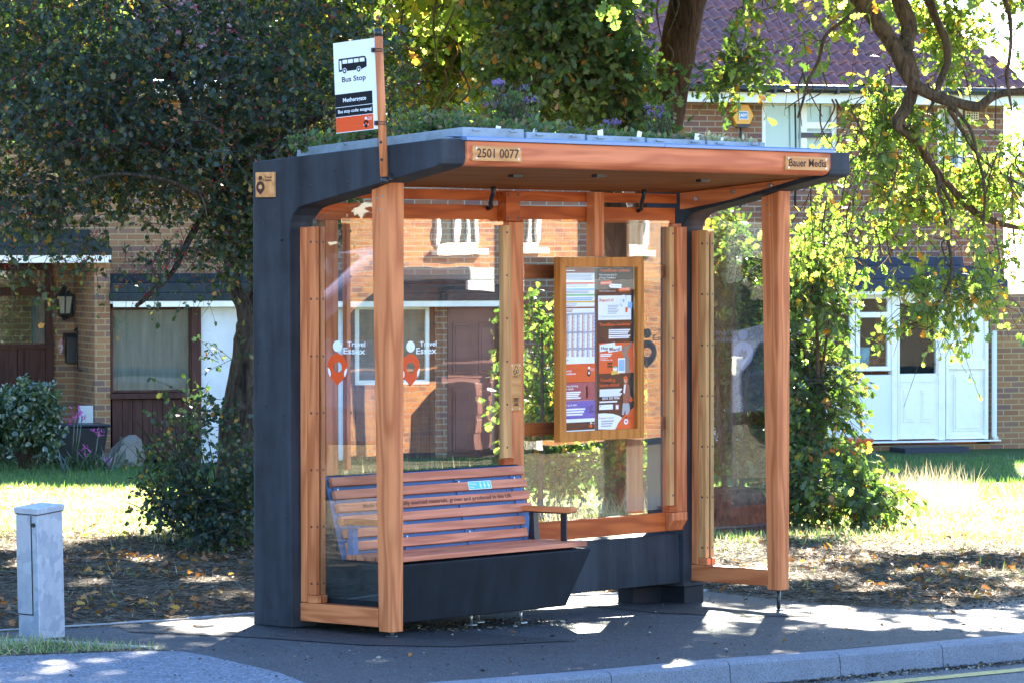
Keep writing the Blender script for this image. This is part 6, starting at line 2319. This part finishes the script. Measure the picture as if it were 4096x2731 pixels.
tag(g, 'tall pale dry grass stalks on the sunny lawn', 'dry grass', kind='stuff')
# dry litter: thin lying strands
x, y, z, xd, zd = ground_pts(110000, (-80, 2430), (19.3, 30.5))
ok = ~(inside(PAV, x, y) | inside(DRIVE, x, y)) & (y > -.2)
P = np.stack([x, y, z + rng.uniform(.002, .016, len(x))], -1)[ok]
d = rng.normal(size=P.shape) * np.array((1, 1, .16))
shp = np.array([(-.5, .008), (0, .018), (.5, .008), (.5, -.008), (0, -.018), (-.5, -.008)])
lf = leaves(P, d, rng.normal(size=P.shape) * .3 + np.array((0, 0, 1.)), rng.uniform(.02, .11, len(P)), shp, .1, 0)
# debris on kerb line and pavement edge
g = np_mesh('dry_litter', lf, 6, MULCH)
tag(g, 'dry straw and bark litter covering the verge', 'litter', kind='stuff')
n = 12000
x, y, z, xd, zd = ground_pts(n, (-80, 2430), (19., 40))
ok = ~(inside(PAV, x, y) | inside(DRIVE, x, y)) & (y > -.2) & (rng.random(n) < np.where(zd < 33, 1., .35) * np.clip(.35 + .9 * clump(np.stack([x, y, x * 0], -1), 1.6, 2.), .06, 1))
P = np.stack([x, y, z + rng.uniform(.01, .04, n)], -1)[ok]
xp, yp = rng.uniform(-2, 8, 170), rng.uniform(-1.6, 1.3, 170)
okp = inside(PAV, xp, yp) & ((yp > .9) | (rng.random(170) < .22)) & ~((xp > -.2) & (xp < 3.5) & (yp > .0) & (yp < .95))
Pp = np.stack([xp, yp, G(xp, yp) + .012], -1)[okp]
P = np.concatenate([P, Pp])
lf = leaves(P, rng.normal(size=P.shape) * np.array((1, 1, .25)), rng.normal(size=P.shape) * .45 + np.array((0, 0, 1.)), rng.uniform(.025, .07, len(P)), OAK_SHAPE, .35, .3)
g = np_mesh('fallen_leaves', lf, len(OAK_SHAPE), LITTER)
tag(g, 'brown and orange fallen oak leaves scattered on verge and lawn', 'fallen leaves', kind='stuff')
# grit in the gutter and leaves under the bench
n = 2200
x = rng.uniform(.3, 6, n)
y = -1.80 - np.abs(rng.normal(0, .06, n))
P = np.stack([x, y, G(x, y) - .118], -1)
n2 = 420
x = rng.uniform(.3, 1.6, n2)
y = rng.uniform(.05, .5, n2)
P2 = np.stack([x, y, G(x, y) + .006], -1)
n3 = 700
x = rng.uniform(4.2, 9, n3)
y = np.interp(x, [4.2, 4.8, 5.8, 9], [-.35, -.2, .0, .06]) - np.abs(rng.normal(0, .12, n3))
P3 = np.stack([x, y, G(x, y) + .006], -1)
n4 = 1500
x = rng.uniform(-3.2, 7, n4)
y = rng.uniform(-1.6, 1.2, n4)
ok4 = inside(PAV, x, y) | inside(DRIVE, x, y)
P4 = np.stack([x, y, G(x, y) + .008], -1)[ok4]
P = np.concatenate([P, P2, P3])
lf4 = leaves(P4, rng.normal(size=P4.shape) * np.array((1, 1, .2)), rng.normal(size=P4.shape) * .5 + np.array((0, 0, 1.)), rng.uniform(.005, .02, len(P4)) * np.where(rng.random(len(P4)) < .06, 2., 1.), OVAL_SHAPE, .3, .2)
g = np_mesh('pavement_grit', lf4, 6, MULCH)
tag(g, 'scattered grit and leaf crumbs on pavement and driveway', 'debris', kind='stuff')
lf = leaves(P, rng.normal(size=P.shape) * np.array((1, .6, .2)), rng.normal(size=P.shape) * .5 + np.array((0, 0, 1.)), rng.uniform(.008, .035, len(P)), OVAL_SHAPE, .3, .2)
g = np_mesh('gutter_debris', lf, 6, MULCH)
tag(g, 'brown leaf debris along the kerb gutter and pavement edge', 'debris', kind='stuff')
for o in list(bpy.data.objects):
    if 'u0' in o.keys():
        del o['u0']
    if o.parent is not None and o.name.split('.')[0] in ('twigs', 'berries', 'blossoms', 'leaf_blades', 'stems'):
        o['kind'] = 'stuff'
